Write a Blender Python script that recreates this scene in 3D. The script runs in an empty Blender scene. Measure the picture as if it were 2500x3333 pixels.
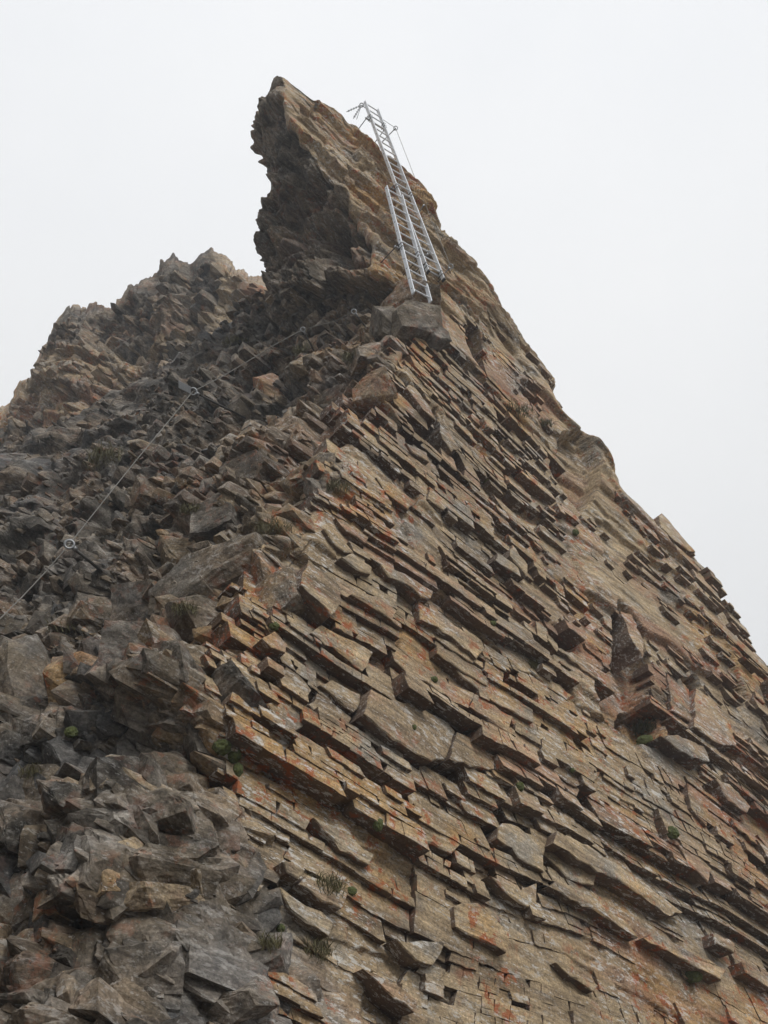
import bpy, bmesh, math, time
import numpy as np
from mathutils import Vector, Matrix
T0 = time.time()
rad = math.radians
scn = bpy.context.scene
COL = scn.collection

# ------------------------------------------------------------------ camera
PITCH, FOC = rad(32.0), 2770.0
CAM = np.array([0.0, 0.0, 1.6])
cam_d = bpy.data.cameras.new('camera')
cam = bpy.data.objects.new('camera', cam_d); COL.objects.link(cam)
cam.location = CAM; cam.rotation_euler = (rad(90) + PITCH, 0, 0)
cam_d.sensor_fit = 'VERTICAL'; cam_d.sensor_height = 24.0
cam_d.lens = 24.0 * FOC / 3333.0
cam_d.clip_start = 0.05; cam_d.clip_end = 3000.0
scn.camera = cam

# ------------------------------------------------------------------ sky and sun
SUN_EL, SUN_AZ = rad(50), rad(146)          # azimuth measured from +Y (view) towards +X (right)
w = bpy.data.worlds.new('World'); scn.world = w; w.use_nodes = True
nt = w.node_tree; nt.nodes.clear()
out = nt.nodes.new('ShaderNodeOutputWorld'); bg = nt.nodes.new('ShaderNodeBackground')
sky = nt.nodes.new('ShaderNodeTexSky'); sky.sky_type = 'NISHITA'; sky.sun_disc = False
sky.sun_elevation = SUN_EL; sky.sun_rotation = SUN_AZ; sky.dust_density = 4.0; sky.altitude = 2400
hs = nt.nodes.new('ShaderNodeHueSaturation'); hs.inputs['Saturation'].default_value = 0.12
mix = nt.nodes.new('ShaderNodeMix'); mix.data_type = 'RGBA'; mix.inputs[0].default_value = 0.9
tcw = nt.nodes.new('ShaderNodeTexCoord'); nz = nt.nodes.new('ShaderNodeTexNoise')
nz.inputs['Scale'].default_value = 1.6; nz.inputs['Detail'].default_value = 4.0
cr = nt.nodes.new('ShaderNodeValToRGB')
cr.color_ramp.elements[0].position = 0.3; cr.color_ramp.elements[0].color = (8.9, 9.05, 9.3, 1)
cr.color_ramp.elements[1].position = 0.7; cr.color_ramp.elements[1].color = (9.9, 9.92, 9.95, 1)
nt.links.new(tcw.outputs['Generated'], nz.inputs['Vector']); nt.links.new(nz.outputs['Fac'], cr.inputs['Fac'])
nt.links.new(sky.outputs[0], hs.inputs['Color'])
sep = nt.nodes.new('ShaderNodeSeparateXYZ'); nt.links.new(tcw.outputs['Generated'], sep.inputs[0])
mr_ = nt.nodes.new('ShaderNodeMapRange'); mr_.inputs['From Min'].default_value = 0.0; mr_.inputs['From Max'].default_value = 1.0
mr_.inputs['To Min'].default_value = 0.78; mr_.inputs['To Max'].default_value = 1.16        # a closed cloud cover is brighter overhead than at the horizon
nt.links.new(sep.outputs[2], mr_.inputs['Value'])
gr = nt.nodes.new('ShaderNodeVectorMath'); gr.operation = 'SCALE'; nt.links.new(cr.outputs[0], gr.inputs[0]); nt.links.new(mr_.outputs[0], gr.inputs['Scale'])
nt.links.new(hs.outputs[0], mix.inputs[6]); nt.links.new(gr.outputs[0], mix.inputs[7])
nt.links.new(mix.outputs[2], bg.inputs['Color']); bg.inputs['Strength'].default_value = 0.1
nt.links.new(bg.outputs[0], out.inputs['Surface'])
sun_d = bpy.data.lights.new('sun', 'SUN'); sun_d.energy = 1.5; sun_d.angle = rad(16); sun_d.color = (1.0, 0.985, 0.955)
sun = bpy.data.objects.new('sun', sun_d); COL.objects.link(sun)
sd = Vector((math.sin(SUN_AZ) * math.cos(SUN_EL), math.cos(SUN_AZ) * math.cos(SUN_EL), math.sin(SUN_EL)))
sun.rotation_euler = sd.to_track_quat('Z', 'Y').to_euler()
vs = scn.view_settings; vs.view_transform = 'Standard'; vs.look = 'None'; vs.exposure = 0.0; vs.gamma = 1.0
vs.use_curve_mapping = False
cy = scn.cycles; cy.max_bounces = 5; cy.diffuse_bounces = 2; cy.glossy_bounces = 2; cy.volume_bounces = 1; cy.use_adaptive_sampling = True; cy.adaptive_threshold = 0.03

# ------------------------------------------------------------------ places: a sight line of the photograph and a distance in metres
FW = np.array([0, math.cos(PITCH), math.sin(PITCH)]); UP = np.array([0, -math.sin(PITCH), math.cos(PITCH)])
def ray(x, y):
    d = np.array([1.0, 0, 0]) * (x - 1250) / FOC + UP * (1666.5 - y) / FOC + FW
    return d / np.linalg.norm(d)
def at(x, y, t): return CAM + ray(x, y) * t
def proj(X):
    v = np.asarray(X) - CAM; z = v @ FW
    return 1250 + FOC * v[..., 0] / z, 1666.5 - FOC * (v @ UP) / z, z
def plane(p0, p1, strike):
    r = np.array([math.cos(rad(strike)), math.sin(rad(strike)), 0])
    n = np.cross(r, p1 - p0); n /= np.linalg.norm(n)
    return (p0, n if n[1] < 0 else -n)
def hit(pl, x, y):
    d = ray(x, y); return float(((pl[0] - CAM) @ pl[1]) / (d @ pl[1]))
PA, PB = at(800, 2230, 7.6), at(1385, 955, 16.0)
WALL = plane(PA, PB, 40.0)                       # the big bedding face on the right
SPIRE = plane(PB, at(1185, 330, 21.6), 31.0)     # its steeper continuation beside the ladders
NW = WALL[1]
_a1, _a2 = at(1130, 2370, hit(WALL, 1130, 2370)), at(1450, 2560, hit(WALL, 1450, 2560))
DA = (_a2 - _a1) / np.linalg.norm(_a2 - _a1)     # run of the beds on that face
DB = np.cross(NW, DA)
if DB[2] < 0: DB = -DB                            # across the beds, upwards
FRAME = np.stack([DA, DB, NW])                    # rows: along, across, out

# ------------------------------------------------------------------ noise
def _h(ix, iy, iz, seed):
    h = (ix.astype(np.uint32) * np.uint32(374761393) + iy.astype(np.uint32) * np.uint32(668265263)
         + iz.astype(np.uint32) * np.uint32(2246822519) + np.uint32(seed * 3266489917 % 4294967296))
    h ^= h >> np.uint32(15); h *= np.uint32(2246822519); h ^= h >> np.uint32(13); h *= np.uint32(3266489917); h ^= h >> np.uint32(16)
    return (h & np.uint32(0xFFFFFF)).astype(np.float32) / np.float32(16777216.0)
def hsh(i, j=None, seed=0):
    i = np.asarray(i).astype(np.int64); j = np.zeros_like(i) if j is None else np.asarray(j).astype(np.int64)
    return _h(i & 0xFFFFFFFF, j & 0xFFFFFFFF, np.zeros_like(i), seed)
def vn2(x, y, seed=0):
    ix, iy = np.floor(x).astype(np.int64), np.floor(y).astype(np.int64)
    fx, fy = (x - ix).astype(np.float32), (y - iy).astype(np.float32)
    fx = fx * fx * (3 - 2 * fx); fy = fy * fy * (3 - 2 * fy)
    z = np.zeros_like(ix)
    g = lambda a, b: _h((ix + a) & 0xFFFFFFFF, (iy + b) & 0xFFFFFFFF, z, seed)
    return (g(0, 0) * (1 - fx) + g(1, 0) * fx) * (1 - fy) + (g(0, 1) * (1 - fx) + g(1, 1) * fx) * fy - 0.5
def vn3(p, seed=0):
    i = np.floor(p).astype(np.int64); f = (p - i).astype(np.float32); f = f * f * (3 - 2 * f)
    r = 0
    for a in (0, 1):
        for b in (0, 1):
            for c in (0, 1):
                wgt = (f[:, 0] if a else 1 - f[:, 0]) * (f[:, 1] if b else 1 - f[:, 1]) * (f[:, 2] if c else 1 - f[:, 2])
                r = r + wgt * _h((i[:, 0] + a) & 0xFFFFFFFF, (i[:, 1] + b) & 0xFFFFFFFF, (i[:, 2] + c) & 0xFFFFFFFF, seed)
    return r - 0.5
def fbm3(p, octs, seed=0):
    r, amp = 0, 1.0
    for o in range(octs):
        r = r + amp * vn3(p * (2.03 ** o) + 7.1 * o, seed + o); amp *= 0.5
    return r
def facet(p, seed):
    """angular blocks: every cell of a jittered grid is a flat, tilted facet. -> (height in cells, gap to the next cell)"""
    i = np.floor(p).astype(np.int64); n = len(p)
    f1 = np.full(n, 9, np.float32); f2 = np.full(n, 9, np.float32); val = np.zeros(n, np.float32)
    for a in (-1, 0, 1):
        for b in (-1, 0, 1):
            for c in (-1, 0, 1):
                q = [(i[:, k] + d) & 0xFFFFFFFF for k, d in enumerate((a, b, c))]
                r0 = _h(q[0], q[1], q[2], seed); r1 = _h(q[0], q[1], q[2], seed + 1); r2 = _h(q[0], q[1], q[2], seed + 2)
                dx = (p[:, 0] - i[:, 0] - a - 0.1 - 0.8 * r0).astype(np.float32)
                dy = (p[:, 1] - i[:, 1] - b - 0.1 - 0.8 * r1).astype(np.float32)
                dz = (p[:, 2] - i[:, 2] - c - 0.1 - 0.8 * r2).astype(np.float32)
                d = np.sqrt(dx * dx + dy * dy + dz * dz)
                t = r0 * 97.3 % 1.0; t2 = r1 * 89.7 % 1.0; t3 = r2 * 83.1 % 1.0
                v = (t - 0.5) + 1.5 * ((t2 - 0.5) * dx + (t3 - 0.5) * dy + (r0 * 61.7 % 1.0 - 0.5) * dz)
                near = d < f1
                f2 = np.where(near, f1, np.minimum(f2, d)); val = np.where(near, v, val); f1 = np.where(near, d, f1)
    return val, f2 - f1
def blocks(p, seed, k=4.5):
    """angular blocks: flat tilted tops with steep sides, the highest one wins; a continuous surface, height in cells"""
    i = np.floor(p).astype(np.int64); best = np.full(len(p), -9, np.float32)
    for a in (-1, 0, 1):
        for b in (-1, 0, 1):
            for c in (-1, 0, 1):
                q = [(i[:, m] + d) & 0xFFFFFFFF for m, d in enumerate((a, b, c))]
                r0 = _h(q[0], q[1], q[2], seed); r1 = _h(q[0], q[1], q[2], seed + 1); r2 = _h(q[0], q[1], q[2], seed + 2)
                dx = (p[:, 0] - i[:, 0] - a - 0.1 - 0.8 * r0).astype(np.float32)
                dy = (p[:, 1] - i[:, 1] - b - 0.1 - 0.8 * r1).astype(np.float32)
                dz = (p[:, 2] - i[:, 2] - c - 0.1 - 0.8 * r2).astype(np.float32)
                t, t2, t3, t4 = r0 * 97.3 % 1.0, r1 * 89.7 % 1.0, r2 * 83.1 % 1.0, r0 * 61.7 % 1.0
                sx = dx + (t2 - 0.5) * 1.2 * dy; sy = dy + (t4 - 0.5) * 1.2 * dz; sz = dz + (t3 - 0.5) * 1.2 * dx
                m = np.maximum(np.maximum(np.abs(sx), np.abs(sy)), np.abs(sz)); m = np.maximum(m, 0.62 * (np.abs(sx) + np.abs(sy)))
                h = t + 1.0 * ((t2 - 0.5) * dx + (t3 - 0.5) * dy + (t4 - 0.5) * dz) - k * np.maximum(m - 0.30 - 0.25 * t3, 0)
                np.maximum(best, h, out=best)
    return np.maximum(best, -1.2)
def sstep(a, b, x):
    t = np.clip((x - a) / (b - a), 0, 1); return t * t * (3 - 2 * t)

# ------------------------------------------------------------------ materials
def node(nt, typ, **kw):
    n = nt.nodes.new(typ)
    for k, v in kw.items():
        if k.startswith('i_'): n.inputs[k[2:].replace('_', ' ')].default_value = v
        else: setattr(n, k, v)
    return n
class NB:
    """small helper to wire a material"""
    def __init__(s, name):
        s.m = bpy.data.materials.new(name); s.m.use_nodes = True; s.nt = s.m.node_tree
        s.b = s.nt.nodes['Principled BSDF']; s.tc = s.nt.nodes.new('ShaderNodeTexCoord')
    def l(s, a, b): s.nt.links.new(a, b)
    def n(s, typ, **kw): return node(s.nt, typ, **kw)
    def noise(s, vec, scale, detail=4, rough=0.55):
        n = s.n('ShaderNodeTexNoise'); n.inputs['Scale'].default_value = scale; n.inputs['Detail'].default_value = detail
        n.inputs['Roughness'].default_value = rough; s.l(vec, n.inputs['Vector']); return n.outputs['Fac']
    def ramp(s, fac, p0, p1, c0=(0, 0, 0, 1), c1=(1, 1, 1, 1)):
        r = s.n('ShaderNodeValToRGB'); e = r.color_ramp.elements
        e[0].position, e[0].color, e[1].position, e[1].color = p0, c0, p1, c1
        s.l(fac, r.inputs['Fac']); return r.outputs['Color']
    def ramps(s, fac, stops):
        r = s.n('ShaderNodeValToRGB'); e = r.color_ramp.elements
        while len(e) < len(stops): e.new(0.5)
        for k, (p, c) in enumerate(stops): e[k].position = p; e[k].color = (*c, 1)
        s.l(fac, r.inputs['Fac']); return r.outputs['Color']
    def mix(s, fac, a, b, mode='MIX'):
        m = s.n('ShaderNodeMix', data_type='RGBA', blend_type=mode)
        for sock, v in ((m.inputs[0], fac), (m.inputs[6], a), (m.inputs[7], b)):
            if hasattr(v, 'node'): s.l(v, sock)
            elif isinstance(v, (int, float)): sock.default_value = v
            else: sock.default_value = (*v, 1)
        return m.outputs[2]
    def math(s, op, a, b=None, clamp=False):
        m = s.n('ShaderNodeMath', operation=op, use_clamp=clamp)
        for k, v in enumerate((a, b)):
            if v is None: continue
            if hasattr(v, 'node'): s.l(v, m.inputs[k])
            else: m.inputs[k].default_value = v
        return m.outputs[0]

def rock_material(name, mode):
    """mode 'attr': the share of warm bedding rock comes from the mesh; 'warm' / 'cold': fixed"""
    s = NB(name)
    geo = s.n('ShaderNodeNewGeometry'); pos = geo.outputs['Position']
    def dot(v, sc):
        d = s.n('ShaderNodeVectorMath', operation='DOT_PRODUCT'); s.l(pos, d.inputs[0]); d.inputs[1].default_value = tuple(v * sc); return d.outputs['Value']
    def comb(sa, sb, sn):
        c = s.n('ShaderNodeCombineXYZ'); s.l(dot(DA, sa), c.inputs[0]); s.l(dot(DB, sb), c.inputs[1]); s.l(dot(NW, sn), c.inputs[2]); return c.outputs[0]
    iso = comb(1, 1, 1); streak = comb(0.28, 1.6, 1.6); lam = comb(0.12, 2.2, 2.2)
    if mode == 'attr':
        at_ = s.n('ShaderNodeAttribute', attribute_name='warm'); warm = at_.outputs['Fac']
    else:
        v = s.n('ShaderNodeValue'); v.outputs[0].default_value = 1.0 if mode == 'warm' else 0.12; warm = v.outputs[0]
    big = s.noise(iso, 0.55, 5); mid = s.noise(streak, 1.6, 6, 0.6); fine = s.noise(streak, 9.0, 5, 0.65); grit = s.noise(iso, 38.0, 5, 0.7)
    # bedding rock: tan, ochre, grey-brown, maroon
    tan = s.ramps(mid, [(0.30, (0.15, 0.11, 0.075)), (0.42, (0.33, 0.25, 0.16)), (0.54, (0.47, 0.36, 0.225)), (0.70, (0.43, 0.36, 0.26))])
    tan = s.mix(s.math('MULTIPLY', s.ramp(s.noise(iso, 0.8, 5, 0.6), 0.52, 0.62), 0.85), tan, (0.46, 0.29, 0.125))
    tan = s.mix(s.math('MULTIPLY', s.ramp(s.noise(streak, 0.8, 5, 0.6), 0.52, 0.62), 0.7), tan, (0.32, 0.165, 0.11))
    tan = s.mix(s.math('MULTIPLY', s.ramp(s.noise(iso, 1.2, 6, 0.65), 0.53, 0.63), 0.7), tan, (0.27, 0.255, 0.225))
    tan = s.mix(s.math('MULTIPLY', s.ramp(s.noise(streak, 2.6, 6, 0.7), 0.56, 0.66), 0.6), tan, (0.115, 0.095, 0.08))
    # broken side: grey, brown-grey, blue-grey
    gry = s.ramps(s.noise(iso, 2.2, 8, 0.7), [(0.36, (0.034, 0.030, 0.025)), (0.46, (0.088, 0.078, 0.065)), (0.55, (0.16, 0.144, 0.124)), (0.66, (0.31, 0.29, 0.26))])
    gry = s.mix(s.math('MULTIPLY', s.ramp(s.noise(iso, 1.1, 6, 0.62), 0.51, 0.61), 0.65), gry, (0.225, 0.168, 0.115))
    gry = s.mix(s.math('MULTIPLY', s.ramp(s.noise(iso, 0.6, 5), 0.50, 0.62), 0.45), gry, (0.12, 0.128, 0.14))
    c = s.mix(warm, gry, tan)
    # lamination tone
    c = s.mix(0.8, c, s.mix(1.0, c, s.ramp(fine, 0.32, 0.68, (0.42, 0.40, 0.39, 1), (1.42, 1.40, 1.36, 1)), 'MULTIPLY'))
    c = s.mix(0.75, c, s.mix(1.0, c, s.ramp(grit, 0.34, 0.66, (0.45, 0.45, 0.45, 1), (1.5, 1.5, 1.5, 1)), 'MULTIPLY'))
    ea = s.n('ShaderNodeAttribute', attribute_name='bed_edge'); c = s.mix(s.math('MULTIPLY', ea.outputs['Fac'], 0.85), c, s.mix(s.ramp(mid, 0.35, 0.65), (0.075, 0.045, 0.035), (0.15, 0.105, 0.08)))  # maroon bed edges, their colour deepened further so slab undersides look shaded
    ta_ = s.n('ShaderNodeAttribute', attribute_name='tone')
    tv = s.n('ShaderNodeVectorMath', operation='SCALE'); s.l(c, tv.inputs[0]); s.l(s.math('ADD', s.math('MULTIPLY', ta_.outputs['Fac'], 0.22), 1.0), tv.inputs['Scale']); c = tv.outputs[0]
    # rust-red and orange lichen
    pr = s.math('MULTIPLY', s.ramp(s.noise(iso, 0.8, 3), 0.44, 0.56), s.ramp(s.noise(iso, 6.0, 7, 0.74), 0.545, 0.585))
    c = s.mix(s.math('MULTIPLY', pr, s.math('ADD', s.math('MULTIPLY', warm, 0.7), 0.15)), c, (0.36, 0.10, 0.035))
    # pale crust lichen: small streaky flecks
    wl = s.math('MULTIPLY', s.ramp(s.noise(iso, 1.1, 4), 0.40, 0.55), s.ramp(s.noise(comb(0.45, 1.2, 1.2), 15.0, 5, 0.75), 0.55, 0.59))
    c = s.mix(s.math('MULTIPLY', wl, s.math('ADD', s.math('MULTIPLY', warm, 0.6), 0.2)), c, (0.66, 0.64, 0.60))
    wl2 = s.ramp(s.noise(comb(0.5, 1.2, 1.2), 30.0, 3, 0.7), 0.62, 0.66)
    c = s.mix(s.math('MULTIPLY', wl2, s.math('ADD', s.math('MULTIPLY', warm, 0.5), 0.2)), c, (0.62, 0.60, 0.57))
    s.l(c, s.b.inputs['Base Color'])
    s.b.inputs['Roughness'].default_value = 0.85; s.b.inputs['Specular IOR Level'].default_value = 0.25
    # relief
    hgt = s.math('ADD', s.math('MULTIPLY', s.math('MULTIPLY', s.noise(lam, 14.0, 6, 0.65), 0.022), s.math('ADD', s.math('MULTIPLY', warm, 0.9), 0.1)), s.math('MULTIPLY', s.noise(iso, 16.0, 8, 0.7), 0.022))
    bp = s.n('ShaderNodeBump'); bp.inputs['Strength'].default_value = 0.9; bp.inputs['Distance'].default_value = 1.0
    s.l(hgt, bp.inputs['Height']); s.l(bp.outputs[0], s.b.inputs['Normal'])
    return s.m
M_ROCK = rock_material('bedded_rock', 'attr')
M_WARM = rock_material('tan_slab_rock', 'warm')
M_COLD = rock_material('grey_block_rock', 'cold')

def plain(name, col, rough=0.6, metal=0.0, var=0.15, scale=20):
    s = NB(name)
    n = s.noise(s.tc.outputs['Object'], scale, 4)
    c = s.ramp(n, 0.3, 0.7, (*[k * (1 - var) for k in col], 1), (*[min(1, k * (1 + var)) for k in col], 1))
    s.l(c, s.b.inputs['Base Color']); s.b.inputs['Roughness'].default_value = rough; s.b.inputs['Metallic'].default_value = metal
    return s.m
M_ALU = plain('brushed_aluminium', (0.80, 0.83, 0.87), 0.5, 0.0, 0.08, 14)
M_STEEL = plain('galvanised_steel', (0.33, 0.34, 0.35), 0.5, 0.8, 0.15, 60)
M_BLACK = plain('black_rubber', (0.02, 0.02, 0.022), 0.7)
M_IRON = plain('weathered_iron', (0.07, 0.065, 0.06), 0.6, 0.5, 0.3, 60)
M_WIRE = plain('steel_wire_rope', (0.20, 0.19, 0.17), 0.5, 0.6, 0.2, 120)
M_GRASS = plain('grass_blades', (0.12, 0.105, 0.045), 0.7, 0, 0.45, 25)
M_MOSS = plain('moss_cushion', (0.075, 0.088, 0.025), 0.9, 0, 0.5, 70)
M_TWIG = plain('brown_green_heather', (0.07, 0.065, 0.028), 0.9, 0, 0.5, 40)
M_SCREE = plain('grey_scree', (0.10, 0.09, 0.08), 0.95, 0, 0.5, 3)

# ------------------------------------------------------------------ mesh helpers
def link(o, parent=None):
    COL.objects.link(o)
    if parent is not None: o.parent = parent
    return o
def mesh_np(name, verts, faces, mat, k=4, smooth=False):
    me = bpy.data.meshes.new(name); v = np.ascontiguousarray(verts, np.float32); f = np.ascontiguousarray(faces, np.int32)
    me.vertices.add(len(v)); me.vertices.foreach_set('co', v.ravel())
    me.loops.add(f.size); me.loops.foreach_set('vertex_index', f.ravel())
    me.polygons.add(len(f)); me.polygons.foreach_set('loop_start', np.arange(0, f.size, k, dtype=np.int32))
    me.polygons.foreach_set('use_smooth', np.full(len(f), smooth))
    me.materials.append(mat); me.update(calc_edges=True); return me
def tag(o, label=None, cat=None, group=None, kind=None):
    for k, v in (('label', label), ('category', cat), ('group', group), ('kind', kind)):
        if v: o[k] = v
    return o
def thing(name, loc, label, cat, group=None):
    o = bpy.data.objects.new(name, None); o.location = Vector(loc); o.empty_display_size = 0.1
    return tag(link(o), label, cat, group)

# ------------------------------------------------------------------ lattice surfaces
def crom(P, ns):
    """Catmull-Rom through control points P along axis 0, ns[i] samples in interval i"""
    outl = []; n = len(P)
    for i in range(n - 1):
        p0, p1, p2, p3 = P[max(i - 1, 0)], P[i], P[i + 1], P[min(i + 2, n - 1)]
        t = np.linspace(0, 1, ns[i], endpoint=False).reshape((-1,) + (1,) * (P.ndim - 1))
        outl.append(0.5 * ((2 * p1) + (-p0 + p2) * t * 0.8 + (2 * p0 - 5 * p1 + 4 * p2 - p3) * 0 * t) if False else
                    (lambda m1, m2: (2 * t**3 - 3 * t**2 + 1) * p1 + (t**3 - 2 * t**2 + t) * m1 + (-2 * t**3 + 3 * t**2) * p2 + (t**3 - t**2) * m2)
                    (0.36 * (p2 - p0), 0.36 * (p3 - p1)))
    outl.append(P[-1:]); return np.concatenate(outl)
def grid_normals(G):
    du = np.gradient(G, axis=1); dv = np.gradient(G, axis=0)
    n = np.cross(du, dv); n /= np.maximum(np.linalg.norm(n, axis=2, keepdims=True), 1e-9); return n
def grid_faces(R, Cn):
    i = np.arange(R * Cn).reshape(R, Cn)
    return np.stack([i[:-1, :-1], i[:-1, 1:], i[1:, 1:], i[1:, :-1]], -1).reshape(-1, 4)

# tower rows, bottom to top: left flank (x, y, metres), arete, then right face x,y on the bedding plane
W_ = lambda x, y: (x, y, hit(WALL, x, y))
S_ = lambda x, y: (x, y, hit(SPIRE, x, y))
def lf(ax, ay, da, pts): return [(x, y, da + d) for x, y, d in pts]
ROWS = [
 ([(-900, 3900, 7.0), (-150, 3900, 5.3), (300, 3900, 5.2), (850, 3900, 5.6)], [W_(1500, 3900), W_(2000, 3900), W_(2500, 3900), W_(3000, 3900), W_(3300, 3900)], 14),
 ([(-800, 3400, 7.0), (-100, 3400, 5.7), (350, 3400, 5.6), (850, 3400, 6.2)], [W_(1390, 3390), W_(1800, 3400), W_(2250, 3400), W_(2650, 3400), W_(3050, 3400)], 14),
 ([(-800, 3000, 8.0), (-100, 3000, 6.3), (350, 3000, 6.15), (760, 3000, 6.6)], [W_(1250, 3020), W_(1700, 3010), W_(2150, 3000), W_(2560, 3000), W_(2950, 3000)], 14),
 ([(-800, 2650, 10.), (-50, 2650, 7.2), (350, 2620, 6.45), (640, 2640, 6.85)], [W_(940, 2640), W_(1450, 2650), W_(1950, 2650), W_(2400, 2650), W_(2850, 2650)], 14),
 ([(-800, 2330, 10.5), (-50, 2350, 8.2), (300, 2330, 7.35), (560, 2330, 7.4)], [W_(790, 2330), W_(1300, 2340), W_(1800, 2340), W_(2260, 2340), W_(2640, 2330)], 14),
 ([(-800, 2170, 13.), (-50, 2170, 10.2), (300, 2160, 8.9), (580, 2130, 8.2)], [W_(815, 2120), W_(1250, 2140), W_(1720, 2140), W_(2160, 2140), W_(2465, 2150)], 14),
 ([(-800, 1900, 17.), (-50, 1900, 13.), (300, 1880, 11.), (640, 1860, 9.6)], [W_(950, 1850), W_(1350, 1850), W_(1720, 1840), W_(2040, 1845), W_(2290, 1850)], 13),
 ([(-600, 1700, 22.), (50, 1640, 16.5), (400, 1610, 13.6), (740, 1590, 11.4)], [W_(1050, 1600), W_(1330, 1590), W_(1590, 1590), W_(1840, 1595), W_(2020, 1600)], 12),
 ([(-300, 1590, 22.5), (210, 1520, 17.2), (540, 1490, 14.4), (840, 1470, 12.2)], [W_(1110, 1470), W_(1345, 1470), W_(1565, 1470), W_(1785, 1465), W_(1968, 1475)], 11),
 ([(0, 1480, 23.), (380, 1400, 18.), (660, 1370, 15.2), (930, 1350, 13.2)], [W_(1190, 1350), W_(1360, 1340), W_(1530, 1340), W_(1700, 1342), W_(1822, 1345)], 10),
 ([(300, 1330, 23.5), (560, 1280, 18.4), (780, 1260, 16.0), (1010, 1250, 14.0)], [W_(1265, 1245), W_(1395, 1240), W_(1530, 1240), W_(1670, 1240), W_(1792, 1242)], 9),
 ([(560, 1200, 24.), (720, 1175, 19.), (880, 1165, 16.9), (1090, 1150, 15.)], [W_(1330, 1140), W_(1430, 1140), W_(1540, 1140), W_(1650, 1142), W_(1727, 1145)], 8),
 ([(850, 1000, 19.2), (905, 995, 17.4), (1030, 992, 16.5), (1200, 990, 16.0)], [S_(1390, 990), S_(1450, 985), S_(1510, 985), S_(1572, 985), S_(1622, 985)], 5),
 ([(851, 905, 20.8), (890, 900, 18.9), (970, 900, 17.6), (1090, 895, 16.8)], [S_(1235, 890), S_(1320, 880), S_(1410, 875), S_(1495, 870), S_(1546, 870)], 4),
 ([(841, 825, 21.2), (878, 815, 19.4), (960, 805, 18.3), (1080, 795, 17.7)], [S_(1215, 785), S_(1285, 780), S_(1355, 780), S_(1415, 785), S_(1452, 790)], 3.6),
 ([(848, 695, 21.6), (884, 695, 20.2), (950, 685, 19.4), (1045, 675, 18.9)], [S_(1150, 665), S_(1215, 670), S_(1285, 680), S_(1350, 685), S_(1394, 690)], 3.2),
 ([(868, 600, 22.1), (894, 600, 21.0), (945, 595, 20.3), (1010, 585, 19.8)], [S_(1100, 585), S_(1160, 585), S_(1230, 585), S_(1300, 585), S_(1344, 588)], 2.9),
 ([(836, 480, 22.4), (860, 480, 21.4), (900, 475, 20.7), (955, 470, 20.2)], [S_(1025, 480), S_(1090, 480), S_(1150, 485), S_(1210, 490), S_(1248, 494)], 2.7),
 ([(836, 395, 22.6), (855, 395, 21.9), (880, 390, 21.2), (910, 385, 20.7)], [S_(950, 390), S_(1010, 392), S_(1070, 396), S_(1125, 402), S_(1168, 408)], 2.5),
 ([(858, 340, 22.8), (870, 338, 22.2), (885, 335, 21.7), (900, 332, 21.3)], [S_(925, 335), S_(965, 335), S_(1010, 338), S_(1055, 345), S_(1095, 358)], 2.0),
 ([(878, 300, 22.6), (884, 296, 22.2), (893, 292, 21.8), (908, 290, 21.5)], [S_(930, 292), S_(955, 297), S_(980, 305), S_(1003, 316), S_(1025, 330)], 1.6),
 ([(890, 260, 22.4), (895, 255, 22.2), (902, 252, 22.0), (910, 252, 21.8)], [S_(920, 252), S_(930, 256), S_(940, 262), S_(950, 270), S_(960, 280)], 1.0),
]
def lattice(rows):
    Pn = []
    for left, right, T in rows:
        if right[0][1] < 930:      # the spire's own flank turns away gently
            left = [(x, y, right[0][2] + d * min(1.0, T / 2.4)) for (x, y, _), d in zip(left, (2.05, 1.1, 0.55, 0.2))]
        pts = left + right
        (xl, yl, dl), (xr, yr, dr) = pts[0], pts[-1]
        bl = (xl + 0.10 * (xr - xl), yl, dl + T * 0.6); bm = ((xl + xr) / 2, (yl + yr) / 2, (dl + dr) / 2 + T); br = (xl + 0.93 * (xr - xl), yr, dr + T * 0.7)
        ring = [bm, bl] + pts + [br, bm]
        Pn.append([at(*p) for p in ring])
    return np.array(Pn)
CT = lattice(ROWS)
CNS = [8, 12, 40, 80, 84, 84, 92, 92, 88, 84, 60, 12, 8][:CT.shape[1] - 1]
RNS = []
for i in range(len(ROWS) - 1):
    dy = ROWS[i][1][0][1] - ROWS[i + 1][1][0][1]; RNS.append(max(8, int(abs(dy) * 0.307 / (1.15 if i < 11 else 0.7))))
RNS[0] = 40
G = crom(CT, RNS); G = crom(np.swapaxes(G, 0, 1), CNS); G = np.ascontiguousarray(np.swapaxes(G, 0, 1))
UU = np.concatenate([np.arange(n) / n + k for k, n in enumerate(CNS)] + [[len(CNS)]])   # column parameter, arete at 6
RR, CC = G.shape[:2]
N0 = grid_normals(G)
if np.mean(np.sum(N0[:, 200:500] * (CAM - G[:, 200:500]), -1)) < 0: N0 = -N0
P0 = G.reshape(-1, 3); NN = N0.reshape(-1, 3); U1 = np.tile(UU, RR)
VV = np.repeat(np.concatenate([np.arange(n) / n + k for k, n in enumerate(RNS)] + [[len(RNS)]]), CC)
VV = np.interp(VV, np.arange(len(ROWS)), [0, 1, 2, 3, 4, 5, 6, 7, 7.5, 8, 8.5] + list(range(9, len(ROWS) - 2)))
print('tower grid', RR, CC, RR * CC, round(time.time() - T0, 1))

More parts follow.
